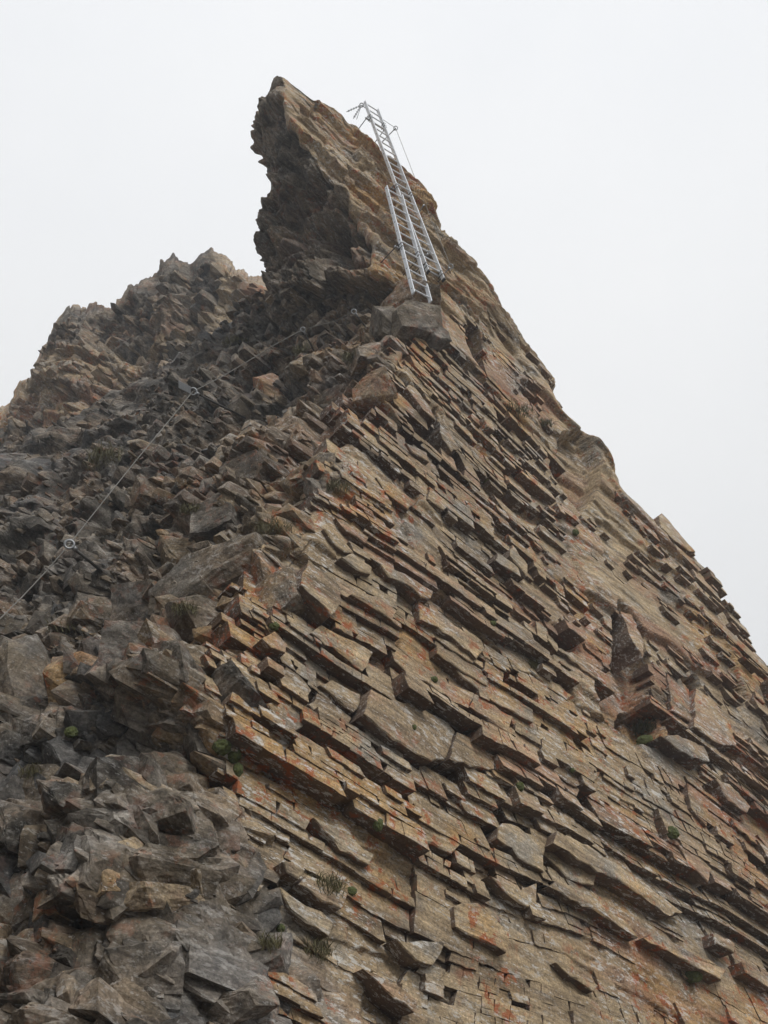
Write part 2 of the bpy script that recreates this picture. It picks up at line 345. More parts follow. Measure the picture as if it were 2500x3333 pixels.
def inpoly(x, y, poly):
    r = np.zeros(len(x), bool); n = len(poly)
    for k in range(n):
        (x1, y1), (x2, y2) = poly[k], poly[(k + 1) % n]
        if y1 == y2: continue
        c = ((y1 > y) != (y2 > y)) & (x < (x2 - x1) * (y - y1) / (y2 - y1) + x1); r ^= c
    return r
def wall_ab(x, y):
    q = FRAME @ at(x, y, hit(WALL, x, y)); return q[0], q[1]

def bedded(a, b, seed=0, amp=1.0):
    """height of the bedding face: overlapping strips that stand proud at their lower edge, cut by joints"""
    h = np.zeros_like(a)
    for k, (Wd, st, Lj, saw, rnd) in enumerate(((1.25, 0.30, 2.4, 0.55, 0.45), (0.52, 0.15, 1.1, 0.45, 0.55), (0.20, 0.055, 0.55, 0.35, 0.7), (0.075, 0.020, 0.30, 0.3, 0.8))):
        sd_ = seed + 31 * k
        msk = 1.0 if k == 0 else sstep(-0.20, 0.22, vn2(a / 1.3, b / 0.7, sd_ + 15) + 0.6 * vn2(a / 0.5, b / 0.25, sd_ + 16))
        aj = a + 0.35 * b + 0.30 * Lj * vn2(a / Lj * 0.9, b / Lj * 2.0, sd_ + 5)
        J = np.floor(aj / Lj + 0.8 * vn2(b / Wd * 0.31, a * 0, sd_ + 9))
        t = b / Wd + 0.9 * vn2(a / (Lj * 1.9), b / (Wd * 1.7), sd_ + 1) + 0.20 * vn2(a / (Lj * 0.22), b / (Wd * 0.8), sd_ + 2) + 0.75 * (hsh(J, None, sd_ + 3) - 0.5)
        i = np.floor(t); fr = t - i
        ja = aj / (Lj * 0.62) + hsh(i, None, sd_ + 4) * 13.0; j = np.floor(ja); fj = ja - j
        r1, r2, r3 = hsh(i, j, sd_ + 6), hsh(i, j, sd_ + 7), hsh(i, J, sd_ + 8)
        hk = st * (saw * (0.55 - fr) * (0.4 + 1.2 * r1) + rnd * (r2 - 0.5) + 0.5 * (hsh(i, None, sd_ + 12) - 0.5))
        hk = hk - st * 0.7 * (r3 < 0.14)
        gapw = 0.013 / (Lj * 0.62)
        crack = np.clip(2 - 2 * np.minimum(fj, 1 - fj) / gapw, 0, 1) * (hsh(i, j, sd_ + 11) < 0.55)
        hk = hk - crack * min(0.07, st * 0.7)
        h = h + hk * msk
    h = h + 0.016 * vn2(a * 1.8, b * 17, seed + 90) + 0.009 * vn2(a * 5, b * 42, seed + 91) + 0.006 * vn2(a * 25, b * 30, seed + 92)
    return h * amp
def broken(q, seed=0, amp=1.0, levels=4, lev=(1, 1, 1, 1)):
    """height of the shattered side: angular blocks at several sizes, gaps between them"""
    h = 0
    wq = q + 0.18 * np.stack([vn3(q * 1.3, seed + 60), vn3(q * 1.3 + 9, seed + 61), vn3(q * 1.3 + 17, seed + 62)], 1)
    for k, (S, A) in enumerate(((1.25, 0.40), (0.50, 0.17), (0.20, 0.070), (0.085, 0.026))[:levels]):
        v = blocks(wq / (np.array([1.3, 0.8, 0.8]) * S), seed + 10 * k)
        h = h + A * (v - 0.45) * lev[k]
    return (h + 0.03 * fbm3(q * 6, 3, seed + 70)) * amp

# ------------------------------------------------------------------ the rock tower
Q = P0 @ FRAME.T
AM, BMD = wall_ab(1500, 2500)
edge = 6.0 + 0.55 * fbm3(P0 * 0.9, 3, 5) + 0.25 * vn3(P0 * 4, 8)
low = sstep(4.2, 1.5, VV)                                   # at the foot the beds reach further round the corner
warm = sstep(-0.10, 0.10, U1 - edge + 0.9 * low + 0.15)
warm *= sstep(10.9, 10.4, U1)
front = (U1 > 1.6) & (U1 < 11.6)
H = np.zeros(len(P0))
mr = front & (warm > 0.001); ml = front & (warm < 0.999)
ampr = 1 - 0.45 * sstep(6.5, 8.5, VV[mr])
qb_ = Q[mr, 1] + 0.028 * np.maximum(Q[mr, 1] - BMD, 0) * (Q[mr, 0] - AM); fs_ = sstep(8.8, 10.0, VV[mr])
HRt = (bedded(Q[mr, 0], qb_, 3) * (1 - 0.45 * fs_) + 0.62 * fs_ * bedded(Q[mr, 0] * 2.1, qb_ * 2.1, 23)) * (0.5 + 0.35 * sstep(6.0, 8.5, VV[mr]) + 0.25 * sstep(9.5, 10.5, VV[mr])) - 0.06 * sstep(0.6, 0.9, warm[mr]) * sstep(10, 9, VV[mr])
H[mr] += HRt * warm[mr]
pl = Q[ml]
smooth_sp = sstep(9.6, 10.6, VV[ml])                        # the spire's own flank is more massive
H[ml] += broken(pl, 40, lev=(1 + 0.1 * smooth_sp, 1 + 0.5 * smooth_sp, 1 + 0.3 * smooth_sp, 1 + 0.3 * smooth_sp)) * (1 - warm[ml])
H[ml] -= 0.12 * smooth_sp * (1 - warm[ml])
H += 0.35 * fbm3(P0 * 0.55, 3, 77) * front * (1 - 0.6 * warm)
# hollows and prows one can see on the bedding face
STAMPS = [
 ([(2010, 1960), (2090, 2060), (2120, 2180), (2110, 2330), (2060, 2400), (1960, 2330), (1930, 2250), (1990, 2150)], -0.42),
 ([(2100, 2290), (2160, 2330), (2150, 2420), (2060, 2420), (2040, 2370)], -0.5),
 ([(1820, 1430), (1890, 1410), (1930, 1500), (1930, 1600), (1890, 1660), (1850, 1600), (1800, 1520)], -0.38),
 ([(1500, 1075), (1540, 1060), (1600, 1200), (1585, 1235), (1530, 1160)], -0.45),
 ([(1395, 1330), (1425, 1320), (1440, 1400), (1450, 1480), (1420, 1470), (1400, 1400)], -0.40),
 ([(1800, 2050), (1870, 2090), (1860, 2140), (1800, 2120)], -0.25),
 ([(2230, 2210), (2270, 2200), (2330, 2330), (2350, 2430), (2310, 2400), (2270, 2300)], -0.45),
 ([(2330, 2140), (2350, 2140), (2390, 2260), (2375, 2270)], -0.30),
]
xa, ya = proj(P0[mr])[:2]
ix_mr = np.where(mr)[0]
wa, wb = Q[mr, 0] + 0.10 * vn2(Q[mr, 0] * 4, Q[mr, 1] * 4, 300), Q[mr, 1] + 0.10 * vn2(Q[mr, 0] * 4, Q[mr, 1] * 4, 301)
for poly, dh in STAMPS:
    pab = [wall_ab(*p) for p in poly]
    ins = inpoly(wa, wb, pab); H[ix_mr[ins]] += dh
def soften(h, r, c, w_=3.0):
    h = h.reshape(r, c); p = np.pad(h, 1, mode='edge')
    h = (p[:-2, 1:-1] + w_ * p[1:-1, 1:-1] + p[2:, 1:-1]) / (2 + w_)
    p = np.pad(h, 1, mode='edge'); return ((p[1:-1, :-2] + w_ * p[1:-1, 1:-1] + p[1:-1, 2:]) / (2 + w_)).ravel()
H *= 0.25 + 0.75 * sstep(18.0, 16.6, VV)
H -= 0.32 * sstep(5.7, 5.1, U1) * sstep(4.3, 3.7, VV) * front
H = soften(H, RR, CC)
sm_ = warm * sstep(8.3, 9.3, VV); H = H * (1 - sm_) + soften(H, RR, CC, 3.0) * sm_
def unit(v): v = np.asarray(v, float); return v / np.linalg.norm(v, axis=-1, keepdims=True)
spw = sstep(9.3, 10.3, VV)[:, None]
DL = unit([-0.42, -0.86, 0.28]) * (1 - spw) + unit([-0.62, -0.78, 0.02]) * spw
back = (sstep(2.2, 1.4, U1) + sstep(10.6, 11.4, U1))[:, None]
DIR = unit((DL * (1 - warm[:, None]) + NW * warm[:, None]) * (1 - back) + NN * back)
PT = P0 + DIR * H[:, None]
me = mesh_np('rock_spire', PT, grid_faces(RR, CC), M_ROCK)
attr = me.attributes.new('warm', 'FLOAT', 'POINT')
spz = sstep(9.5, 10.5, VV) * (1 - warm)
attr.data.foreach_set('value', np.clip(warm * 0.75 + 0.30 * sstep(-1.6, 0.6, U1 - edge) * (U1 < 10.9) + 0.20 * spz + 0.25 * vn3(P0 * 0.8, 401), 0, 1).astype(np.float32))
tower = link(bpy.data.objects.new('rock_spire', me))
tag(tower, 'pointed brown rock tower of tilted beds carrying two ladders near its tip', 'rock tower')
print('tower', round(time.time() - T0, 1))

# ------------------------------------------------------------------ the ridge behind, on the left
CREST = [(-900, 1560), (-450, 1480), (0, 1372), (45, 1300), (100, 1262), (125, 1195), (170, 1105), (215, 1040), (245, 1022), (372, 1014), (384, 996), (455, 962), (522, 934), (530, 888), (575, 880), (622, 893), (662, 852), (690, 840), (725, 862), (790, 898), (860, 935), (1000, 960)]
RIDGE = []
for f in (1.0, 0.78, 0.55, 0.36, 0.2, 0.09, 0.03, 0.0):
    RIDGE.append([(x + f * (140 - 0.12 * x), y + f * (2250 - y), 32.0 - (0.5 if x > 500 else 0) - 12.5 * f ** 0.9 - (2.0 * max(0, x - 600) / 300) * (1 - f)) for x, y in CREST])
RIDGE.append([(x + 4, y + 2, 34.5) for x, y in CREST]); RIDGE.append([(x, y + 500, 45) for x, y in CREST])
CRg = np.array([[at(*p) for p in r] for r in RIDGE])
rn = [40, 70, 70, 65, 50, 34, 20, 12, 8]; cn = [20, 30] + [max(8, int(abs(CREST[k + 1][0] - CREST[k][0]) * 0.307 / 0.9)) for k in range(2, len(CREST) - 1)]
GR = crom(CRg, rn); GR = np.ascontiguousarray(np.swapaxes(crom(np.swapaxes(GR, 0, 1), cn), 0, 1))
NR = grid_normals(GR)
if np.mean(np.sum(NR[50:300, 80:300] * (CAM - GR[50:300, 80:300]), -1)) < 0: NR = -NR
pr_, nr_ = GR.reshape(-1, 3), NR.reshape(-1, 3)
qr = pr_ @ FRAME.T
vR = np.repeat(np.concatenate([np.arange(n) / n + k for k, n in enumerate(rn)] + [[len(rn)]]), GR.shape[1])
uR = np.tile(np.concatenate([np.arange(n) / n + k for k, n in enumerate(cn)] + [[len(cn)]]), GR.shape[0])
xr_, yr_, _ = proj(pr_)
hR = broken(qr, 140, lev=(1.0, 1.2, 1.2, 1)) * 1.1 + 1.1 * fbm3(pr_ * 0.25, 3, 150)
bm_ = np.clip(sstep(0.0, 0.12, fbm3(pr_ * 0.30, 3, 160) + 0.02) + sstep(660, 740, xr_) * sstep(1130, 1060, yr_), 0, 1)
hb = bedded(qr[:, 0] * 0.8, qr[:, 1] * 0.8 + 0.5 * qr[:, 2], 170) * 1.3
crest = sstep(5.6, 6.9, vR) * sstep(8.6, 7.8, vR)
hR = soften(hR * (1 - 0.6 * bm_) + hb * bm_, *GR.shape[:2]) * (1 - 0.5 * crest)
tooth = (hsh(np.floor(xr_ / 31.0 + 0.5 * vn2(xr_ / 20, yr_ / 30, 5)), None, 501) - 0.5) * 0.45 + (hsh(np.floor(xr_ / 11.0), None, 502) - 0.5) * 0.2
PR = pr_ + unit([-0.3, -0.9, 0.3]) * hR[:, None] + np.array([0.1, 0, 1.0]) * (crest * tooth)[:, None]
mr2 = mesh_np('rock_ridge', PR, grid_faces(*GR.shape[:2]), M_ROCK)
a2 = mr2.attributes.new('warm', 'FLOAT', 'POINT')
a2.data.foreach_set('value', np.clip(0.75 * bm_ + 0.1 + 0.3 * vn3(pr_ * 0.5, 402), 0, 1).astype(np.float32))
ridge = link(bpy.data.objects.new('rock_ridge', mr2))
tag(ridge, 'jagged grey rock ridge rising in mist behind the tower', 'rock ridge')
print('ridge', round(time.time() - T0, 1))

# ------------------------------------------------------------------ ground
gx = np.linspace(-1, 1, 141); gx = np.sign(gx) * np.abs(gx) ** 1.8 * 260
GX, GY = np.meshgrid(gx, gx); gp = np.stack([GX, GY + 20, np.zeros_like(GX)], -1).reshape(-1, 3)
rr = np.hypot(gp[:, 0], gp[:, 1])
gp[:, 2] = 0.12 * fbm3(gp * 0.8, 3, 900) + 3 * fbm3(gp * 0.05, 3, 901) * sstep(10, 60, rr) - 0.05 * np.maximum(rr - 12, 0) * (gp[:, 1] > 0) + np.minimum(0.42 * np.maximum(-gp[:, 1] - 4, 0), 45) + np.minimum(1.2 * np.maximum(-gp[:, 0] - 3.8, 0), 16) - 0.05  # unseen slopes behind and left of camera, shaped to block low sky light
go = link(bpy.data.objects.new('ground', mesh_np('ground', gp, grid_faces(141, 141), M_SCREE)))
tag(go, kind='structure')

# ------------------------------------------------------------------ where the tower's surface is, seen along a sight line
def depth_map(P, scale=4.0):
    x, y, z = proj(P); Wd, Hd = int(2500 / scale), int(3333 / scale)
    i, j = (x / scale).astype(int), (y / scale).astype(int)
    ok = (z > 0.3) & (i >= 0) & (i < Wd) & (j >= 0) & (j < Hd)
    D = np.full((Hd, Wd), 1e9); np.minimum.at(D, (j[ok], i[ok]), np.linalg.norm(P - CAM, axis=1)[ok]); return D
DEP = np.minimum(depth_map(PT), depth_map(PR, 10).repeat(1, 0)[:0].sum() if False else 1e9)
DPR = depth_map(PR, 10.0)
def surf(x, y, rp=3):
    i, j = int(x / 4), int(y / 4)
    a = DEP[max(j - rp, 0):j + rp + 1, max(i - rp, 0):i + rp + 1]; a = a[a < 1e8]
    i, j = int(x / 10), int(y / 10)
    b = DPR[max(j - 1, 0):j + 2, max(i - 1, 0):i + 2]; b = b[b < 1e8]
    m = [float(np.median(k)) for k in (a, b) if len(k)]
    return min(m) if m else 20.0

rng = np.random.default_rng(11)
def vnoise1(x, seed): return vn2(np.asarray(x, float), np.zeros(np.shape(x)), seed)

# ------------------------------------------------------------------ slabs of the bedding face
okv = mr & (warm > 0.7)
ta, tb, tn = Q[okv, 0], Q[okv, 1], Q[okv, 2]
A0, B0, CS = ta.min(), tb.min(), 0.12
na, nb = int((ta.max() - A0) / CS) + 2, int((tb.max() - B0) / CS) + 2
cnt = np.zeros((na, nb)); sm = np.zeros((na, nb))
ii, jj = ((ta - A0) / CS).astype(int), ((tb - B0) / CS).astype(int)
np.add.at(cnt, (ii, jj), 1); np.add.at(sm, (ii, jj), tn)
TAB = np.where(cnt > 0, sm / np.maximum(cnt, 1), np.nan)
def base_n(a, b):
    i, j = int((a - A0) / CS), int((b - B0) / CS)
    if not (0 <= i < na and 0 <= j < nb): return None
    v = TAB[max(i - 1, 0):i + 2, max(j - 1, 0):j + 2]; v = v[~np.isnan(v)]
    return float(v.mean()) if len(v) >= 3 else None
def to_world(a, b, n): return np.stack([a, b, n], -1) @ FRAME

def prism(ab, top, thick, ta_, tb_, rough, chip):
    """a slab: outline ab (n,2) in face coordinates, height of its face at the centre, slope of the face -> verts (a,b,n), faces, side flags"""
    c = ab.mean(0); n = len(ab); d = ab - c
    h = top + d[:, 0] * ta_ + d[:, 1] * tb_
    inset = c + d * (1 - chip / np.maximum(np.linalg.norm(d, axis=1, keepdims=True), 0.02).clip(min=chip * 2))
    hi = h + rng.normal(0, rough, n) * 0.6
    v0 = np.column_stack([inset, hi]); v1 = np.column_stack([ab + rng.normal(0, rough * 0.7, (n, 2)), h - chip * rng.uniform(0.3, 1.3, n)])
    v2 = np.column_stack([ab + rng.normal(0, rough, (n, 2)), h - thick])
    vc = np.array([[c[0], c[1], top + rough * rng.normal()]])
    V = np.concatenate([v0, v1, v1, v2, vc]); k = np.arange(n); k2 = (k + 1) % n
    F = [np.stack([k, k2, np.full(n, 4 * n)], 1)]
    F += [np.stack([k2, k, n + k], 1), np.stack([k2, n + k, n + k2], 1), np.stack([2 * n + k2, 2 * n + k, 3 * n + k], 1), np.stack([2 * n + k2, 3 * n + k, 3 * n + k2], 1)]
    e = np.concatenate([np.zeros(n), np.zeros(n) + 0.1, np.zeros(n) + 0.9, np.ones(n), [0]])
    return V, np.concatenate(F), e
def outline(a0, a1, b0, b1, step, jit):
    """irregular four-sided outline with broken edges"""
    sk = rng.normal(0, 0.22) * (b1 - b0)
    cs = np.array([(a0, b0), (a1, b0), (a1 + sk, b1), (a0 + sk, b1)]) + rng.normal(0, jit, (4, 2))
    pts = []
    for k in range(4):
        p, q = cs[k], cs[(k + 1) % 4]; L = np.linalg.norm(q - p); m = max(1, int(L / step))
        t = np.sort(np.clip(np.arange(m) / m + rng.uniform(-0.3, 0.3, m) / m * (np.arange(m) > 0), 0, 1))
        nrm = np.array([-(q - p)[1], (q - p)[0]]) / max(L, 1e-6)
        off = rng.normal(0, jit, m) * (np.arange(m) > 0)
        pts.append(p + (q - p) * t[:, None] + nrm * off[:, None])
    return np.concatenate(pts)
SL = []          # (V world, F, edge, tone, size on the picture)
TRACED = []
def add_slab(ab, top, thick, ta_, tb_, rough, chip, tone, big=0):
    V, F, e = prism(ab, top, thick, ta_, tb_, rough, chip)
    Wv = to_world(V[:, 0], V[:, 1], V[:, 2])
    x, y, z = proj(Wv[:len(ab)]); ar = (x.max() - x.min()) * (y.max() - y.min())
    vis = (x.max() > 0) & (x.min() < 2500) & (y.max() > 0) & (y.min() < 3333)
    SL.append((Wv, F, e, tone, ar * vis + big))
# slabs followed one by one from the photograph: outline of the flat face, how far it stands out, how thick its dark lower edge is
def crop(x0, y0, k, pts): return [(x0 + x / k, y0 + y / k) for x, y in pts]
c1 = lambda *p: crop(800, 1700, 2.074, p); c2 = lambda *p: crop(1400, 1800, 2.074, p)
c3 = lambda *p: crop(1500, 2500, 1.659, p); c4 = lambda *p: crop(700, 1900, 1.659, p); c5 = lambda *p: crop(700, 2500, 2.074, p)
c6 = lambda *p: crop(850, 900, 1.58, p); c7 = lambda *p: crop(1500, 1300, 1.659, p)
KEY = [
 (c1((280, 510), (345, 335), (520, 440), (570, 520), (560, 620), (480, 710), (380, 600)), 0.30, 0.34),
 (c1((640, 545), (690, 520), (870, 570), (960, 650), (920, 730), (830, 660), (740, 600)), 0.26, 0.30),
 (c1((840, 340), (1000, 400), (1190, 530), (1170, 580), (1110, 560), (1000, 470), (900, 430)), 0.32, 0.32),
 (c1((1120, 570), (1280, 660), (1450, 800), (1560, 900), (1500, 960), (1380, 850), (1240, 740), (1130, 690)), 0.22, 0.20),
 (c1((1250, 865), (1370, 900), (1480, 990), (1620, 1080), (1590, 1130), (1430, 1050), (1240, 920)), 0.17, 0.16),
 (c1((940, 790), (1000, 850), (1180, 980), (1340, 1110), (1520, 1170), (1470, 1280), (1360, 1230), (1180, 1100), (1080, 1070), (980, 960)), 0.11, 0.14),
 (c1((400, 780), (480, 720), (640, 800), (830, 900), (790, 1000), (750, 1040), (600, 910)), 0.12, 0.12),
 (c1((470, 1120), (560, 1080), (750, 1180), (740, 1240), (690, 1320), (590, 1230)), 0.10, 0.12),
 (c1((400, 1250), (470, 1160), (600, 1260), (690, 1340), (660, 1400), (560, 1370)), 0.08, 0.14),
 (c1((690, 1370), (760, 1190), (900, 1250), (1100, 1250), (1350, 1380), (1390, 1430), (1330, 1560), (1280, 1640), (1180, 1659), (900, 1530)), 0.26, 0.34),
 (c1((1390, 1440), (1500, 1480), (1640, 1600), (1620, 1700), (1450, 1690), (1290, 1650), (1330, 1560)), 0.22, 0.28),
 (c1((60, 830), (150, 780), (230, 870), (215, 930), (120, 900)), 0.2, 0.2), (c1((160, 1090), (240, 1000), (320, 1060), (400, 1170), (350, 1240), (250, 1180)), 0.14, 0.16),
 (c1((80, 1270), (200, 1200), (370, 1330), (340, 1420), (250, 1470), (150, 1380)), 0.18, 0.2),
 (c1((580, 290), (680, 250), (800, 350), (780, 400), (700, 380)), 0.24, 0.26), (c1((480, 90), (640, 190), (690, 250), (620, 240), (520, 160)), 0.16, 0.2),
 (c1((560, 10), (700, 60), (790, 140), (760, 190), (640, 110)), 0.14, 0.16),
 (c2((420, 30), (560, 130), (575, 200), (470, 130), (390, 80)), 0.3, 0.32), (c2((850, 480), (990, 570), (975, 640), (870, 550)), 0.3, 0.32),
 (c2((750, 570), (820, 640), (810, 700), (750, 620)), 0.2, 0.22), (c2((270, 970), (360, 1030), (520, 1130), (470, 1240), (330, 1140), (230, 1070)), 0.17, 0.18),
 (c2((500, 1190), (700, 1340), (740, 1420), (680, 1420), (520, 1290)), 0.15, 0.16), (c2((370, 870), (520, 980), (650, 1090), (640, 1180), (480, 1080), (300, 950)), 0.16, 0.16),
 (c2((830, 650), (980, 700), (1180, 840), (1250, 920), (1220, 960), (1010, 800)), 0.1, 0.12), (c2((640, 800), (780, 860), (930, 980), (890, 1010), (740, 910)), 0.12, 0.14),
 (c2((0, 590), (150, 640), (280, 740), (250, 770), (100, 680)), 0.14, 0.16), (c2((780, 1430), (960, 1500), (1130, 1490), (1080, 1550), (940, 1600), (830, 1520)), 0.12, 0.14),
 (c2((430, 600), (640, 700), (760, 800), (640, 830), (500, 760)), 0.07, 0.08), (c2((200, 260), (330, 330), (410, 400), (330, 420), (240, 340)), 0.12, 0.12),
 (c3((460, 370), (600, 430), (860, 560), (1030, 690), (1180, 790), (1090, 810), (840, 650), (600, 540), (430, 440)), 0.20, 0.22),
 (c3((170, 340), (250, 310), (440, 420), (410, 580), (270, 500), (160, 400)), 0.14, 0.18), (c3((480, 620), (700, 720), (880, 870), (920, 930), (650, 770), (430, 660)), 0.17, 0.2),
 (c3((120, 600), (330, 690), (400, 625), (380, 770), (240, 710)), 0.12, 0.14), (c3((950, 930), (1030, 910), (1250, 1030), (1400, 1100), (1360, 1160), (1200, 1070)), 0.16, 0.16),
 (c3((1130, 430), (1230, 480), (1310, 560), (1280, 640), (1180, 540)), 0.22, 0.24), (c3((1330, 80), (1420, 100), (1540, 220), (1500, 260), (1400, 200)), 0.2, 0.24),
 (c3((1190, 100), (1310, 190), (1290, 330), (1210, 230)), 0.18, 0.2), (c3((1425, 285), (1590, 420), (1570, 450), (1440, 330)), 0.22, 0.16),
 (c3((1430, 350), (1520, 460), (1520, 560), (1420, 480)), 0.16, 0.16), (c3((1520, 640), (1640, 720), (1640, 790), (1510, 700)), 0.2, 0.2),
 (c3((490, 1060), (720, 1180), (690, 1215), (560, 1135)), 0.1, 0.1), (c3((1340, 900), (1450, 960), (1440, 1010), (1350, 960)), 0.14, 0.16),
 (c3((-60, 760), (60, 740), (220, 900), (200, 1020), (100, 960), (-60, 870)), 0.16, 0.18), (c3((1480, 1060), (1640, 1150), (1650, 1210), (1500, 1120)), 0.18, 0.2),
 (c3((440, 460), (560, 420), (720, 560), (690, 650), (560, 600)), 0.06, 0.1), (c3((560, 60), (620, 130), (600, 170), (500, 90)), 0.1, 0.12),
 (c4((1160, 340), (1280, 390), (1420, 480), (1450, 570), (1390, 590), (1270, 480)), 0.13, 0.14), (c4((930, 1240), (1100, 1290), (1290, 1430), (1240, 1480), (1050, 1370)), 0.13, 0.15),
 (c4((500, 1290), (620, 1330), (830, 1480), (800, 1540), (640, 1450)), 0.15, 0.17), (c4((170, 800), (250, 790), (370, 900), (330, 970), (220, 900)), 0.16, 0.18),
 (c5((0, 790), (100, 810), (260, 840), (220, 880), (60, 860)), 0.15, 0.16), (c5((540, 760), (640, 800), (820, 890), (770, 990), (640, 950), (490, 830)), 0.2, 0.22),
 (c5((920, 1390), (1100, 1470), (1280, 1620), (1250, 1680), (1060, 1540)), 0.2, 0.22), (c5((380, 830), (560, 960), (740, 1080), (700, 1170), (560, 1080), (440, 980)), 0.1, 0.12),
 (c5((360, 690), (470, 690), (520, 740), (470, 800), (380, 760)), 0.26, 0.28), (c5((1160, 1180), (1400, 1200), (1500, 1190), (1420, 1360), (1300, 1330)), 0.2, 0.2),
 (c6((720, 600), (760, 560), (840, 680), (860, 780), (800, 720)), 0.25, 0.3),
 (c6((560, 1060), (660, 1100), (770, 1190), (720, 1230), (600, 1130)), 0.24, 0.28), (c6((850, 1120), (950, 1180), (920, 1220), (840, 1160)), 0.16, 0.18),
 (c6((730, 870), (840, 920), (850, 970), (760, 920)), 0.16, 0.18), (c6((1120, 740), (1170, 760), (1170, 820), (1130, 800)), 0.3, 0.34),
 (c6((900, 760), (960, 830), (1000, 900), (960, 920), (910, 850)), 0.2, 0.24), (c6((1140, 660), (1200, 700), (1200, 750), (1120, 690)), 0.2, 0.22),
 (c7((1110, 1480), (1180, 1540), (1240, 1560), (1230, 1760), (1110, 1700)), 0.07, 0.5),
 (c7((1250, 1570), (1340, 1640), (1420, 1760), (1440, 1900), (1330, 1880), (1210, 1790)), 0.2, 0.4), (c7((1020, 1850), (1120, 1840), (1260, 1900), (1290, 1980), (1180, 1960)), 0.3, 0.4),
 ([(2124, 1692), (2140, 1680), (2172, 1718), (2200, 1760), (2240, 1812), (2215, 1815), (2160, 1780), (2120, 1740)], 0.35, 0.05), (c7((260, 800), (330, 920), (310, 990), (230, 870)), 0.3, 0.34), (c7((850, 1150), (910, 1170), (960, 1330), (940, 1420), (890, 1300)), 0.16, 0.3),
]
polys = []
for px_, top, th in KEY:
    pab = np.array([wall_ab(*p) for p in px_]); polys.append(pab)
    cen = pab.mean(0); bn = base_n(*cen); cen_y = np.mean([p[1] for p in px_])
    if bn is None: continue
    pts = []
    for k in range(len(pab)):
        p, q = pab[k], pab[(k + 1) % len(pab)]; L = np.linalg.norm(q - p); m = max(1, int(L / 0.09))
        t = np.arange(m) / m; nrm = np.array([-(q - p)[1], (q - p)[0]]) / max(L, 1e-6)
        pts.append(p + (q - p) * t[:, None] + nrm * (rng.normal(0, 0.012, m) * (t > 0))[:, None])
    ab = np.concatenate(pts)
    if np.sum(ab[:, 0] * np.roll(ab[:, 1], -1) - ab[:, 1] * np.roll(ab[:, 0], -1)) < 0: ab = ab[::-1]
    add_slab(ab, bn + top * (0.58 if cen_y > 1900 else 0.40), th + 0.25, rng.normal(0, 0.03), -0.10 + rng.normal(0, 0.04), 0.006, 0.012, rng.uniform(-0.3, 0.5), big=1e6)
nkey = len(SL)
# the rest: the face split again and again along beds and joints
LEAF = []
def split(a0, a1, b0, b1, h, ga, gb, tone, mn):
    """h: height of the face at the rectangle's centre, ga gb: its slope; pieces of one bed stay in one plane unless a step parts them"""
    la, lb = a1 - a0, b1 - b0
    if lb > max(mn, rng.choice([0.09, 0.15, 0.24, 0.38, 0.55], p=[0.06, 0.20, 0.30, 0.26, 0.18])):
        f = rng.uniform(0.28, 0.72); t = b0 + lb * f
        hl, hu = h + gb * (t - b1) / 2, h + gb * (t - b0) / 2
        tl, tu = tone, tone
        if rng.random() < (0.62 if lb > 0.5 else 0.17):
            d = 0.17 * min(lb, 0.9) ** 0.5 * rng.uniform(0.25, 1.35) * (1 if rng.random() < 0.85 else -0.4)
            hl -= d * 0.5; hu += d * 0.5
            gl = gb - 0.25 * d / max(lb * f, 0.15); gu = gb - 0.25 * d / max(lb * (1 - f), 0.15)
            tl, tu = tone + rng.normal(0, 0.25), tone + rng.normal(0, 0.25)
        else: gl = gu = gb
        split(a0, a1, b0, t, hl, ga, gl, tl, mn); split(a0, a1, t, b1, hu, ga, gu, tu, mn)
    elif la > max(0.22, lb * rng.uniform(1.5, 5.0)):
        f = rng.uniform(0.25, 0.75); t = a0 + la * f
        hl, hu = h + ga * (t - a1) / 2, h + ga * (t - a0) / 2
        if rng.random() < 0.14:
            d = rng.normal(0, 0.05) * min(1, lb / 0.2); hl -= d; hu += d
        split(a0, t, b0, b1, hl, ga, gb, tone + rng.normal(0, 0.08), mn); split(t, a1, b0, b1, hu, ga, gb, tone + rng.normal(0, 0.08), mn)
    else: LEAF.append((a0, a1, b0, b1, h, ga, gb, tone))
for ka in np.arange(A0, ta.max(), 3.1):
    for kb in np.arange(B0, tb.max(), 2.3):
        bn = base_n(ka + 1.5, kb + 1.1) or 0; z = np.linalg.norm(to_world(ka + 1.5, kb + 1.1, bn) - CAM)
        split(ka, ka + 3.1, kb, kb + 2.3, 0.0, rng.normal(0, 0.03), -0.05 + rng.normal(0, 0.03), rng.normal(0, 0.2), 0.0055 * z)
LF = np.array(LEAF)
def shear(a, b): return a + 0.45 * vn2(a / 1.9, b / 1.4, 601) + 0.05 * vn2(a * 2.3, b * 2.3, 603) - 0.22 * b, b - 0.028 * np.clip(b - BMD, 0, 9) * (a - AM) + 0.5 * vn2(a / 2.6, b / 2.2, 602) + 0.05 * vn2(a * 1.7, b * 2.1, 604)   # beds are not ruled lines
ca0, cb0 = (LF[:, 0] + LF[:, 1]) / 2, (LF[:, 2] + LF[:, 3]) / 2
ca, cb = shear(ca0, cb0)
inside = np.zeros(len(LF), bool)
for poly, _d in STAMPS: inside |= inpoly(ca, cb, [wall_ab(*p) for p in poly])
for pab in polys: inside |= inpoly(ca, cb, [tuple(p) for p in pab])
coarse = 0.20 * vn2(ca0 / 1.8, cb0 / 1.3, 610)
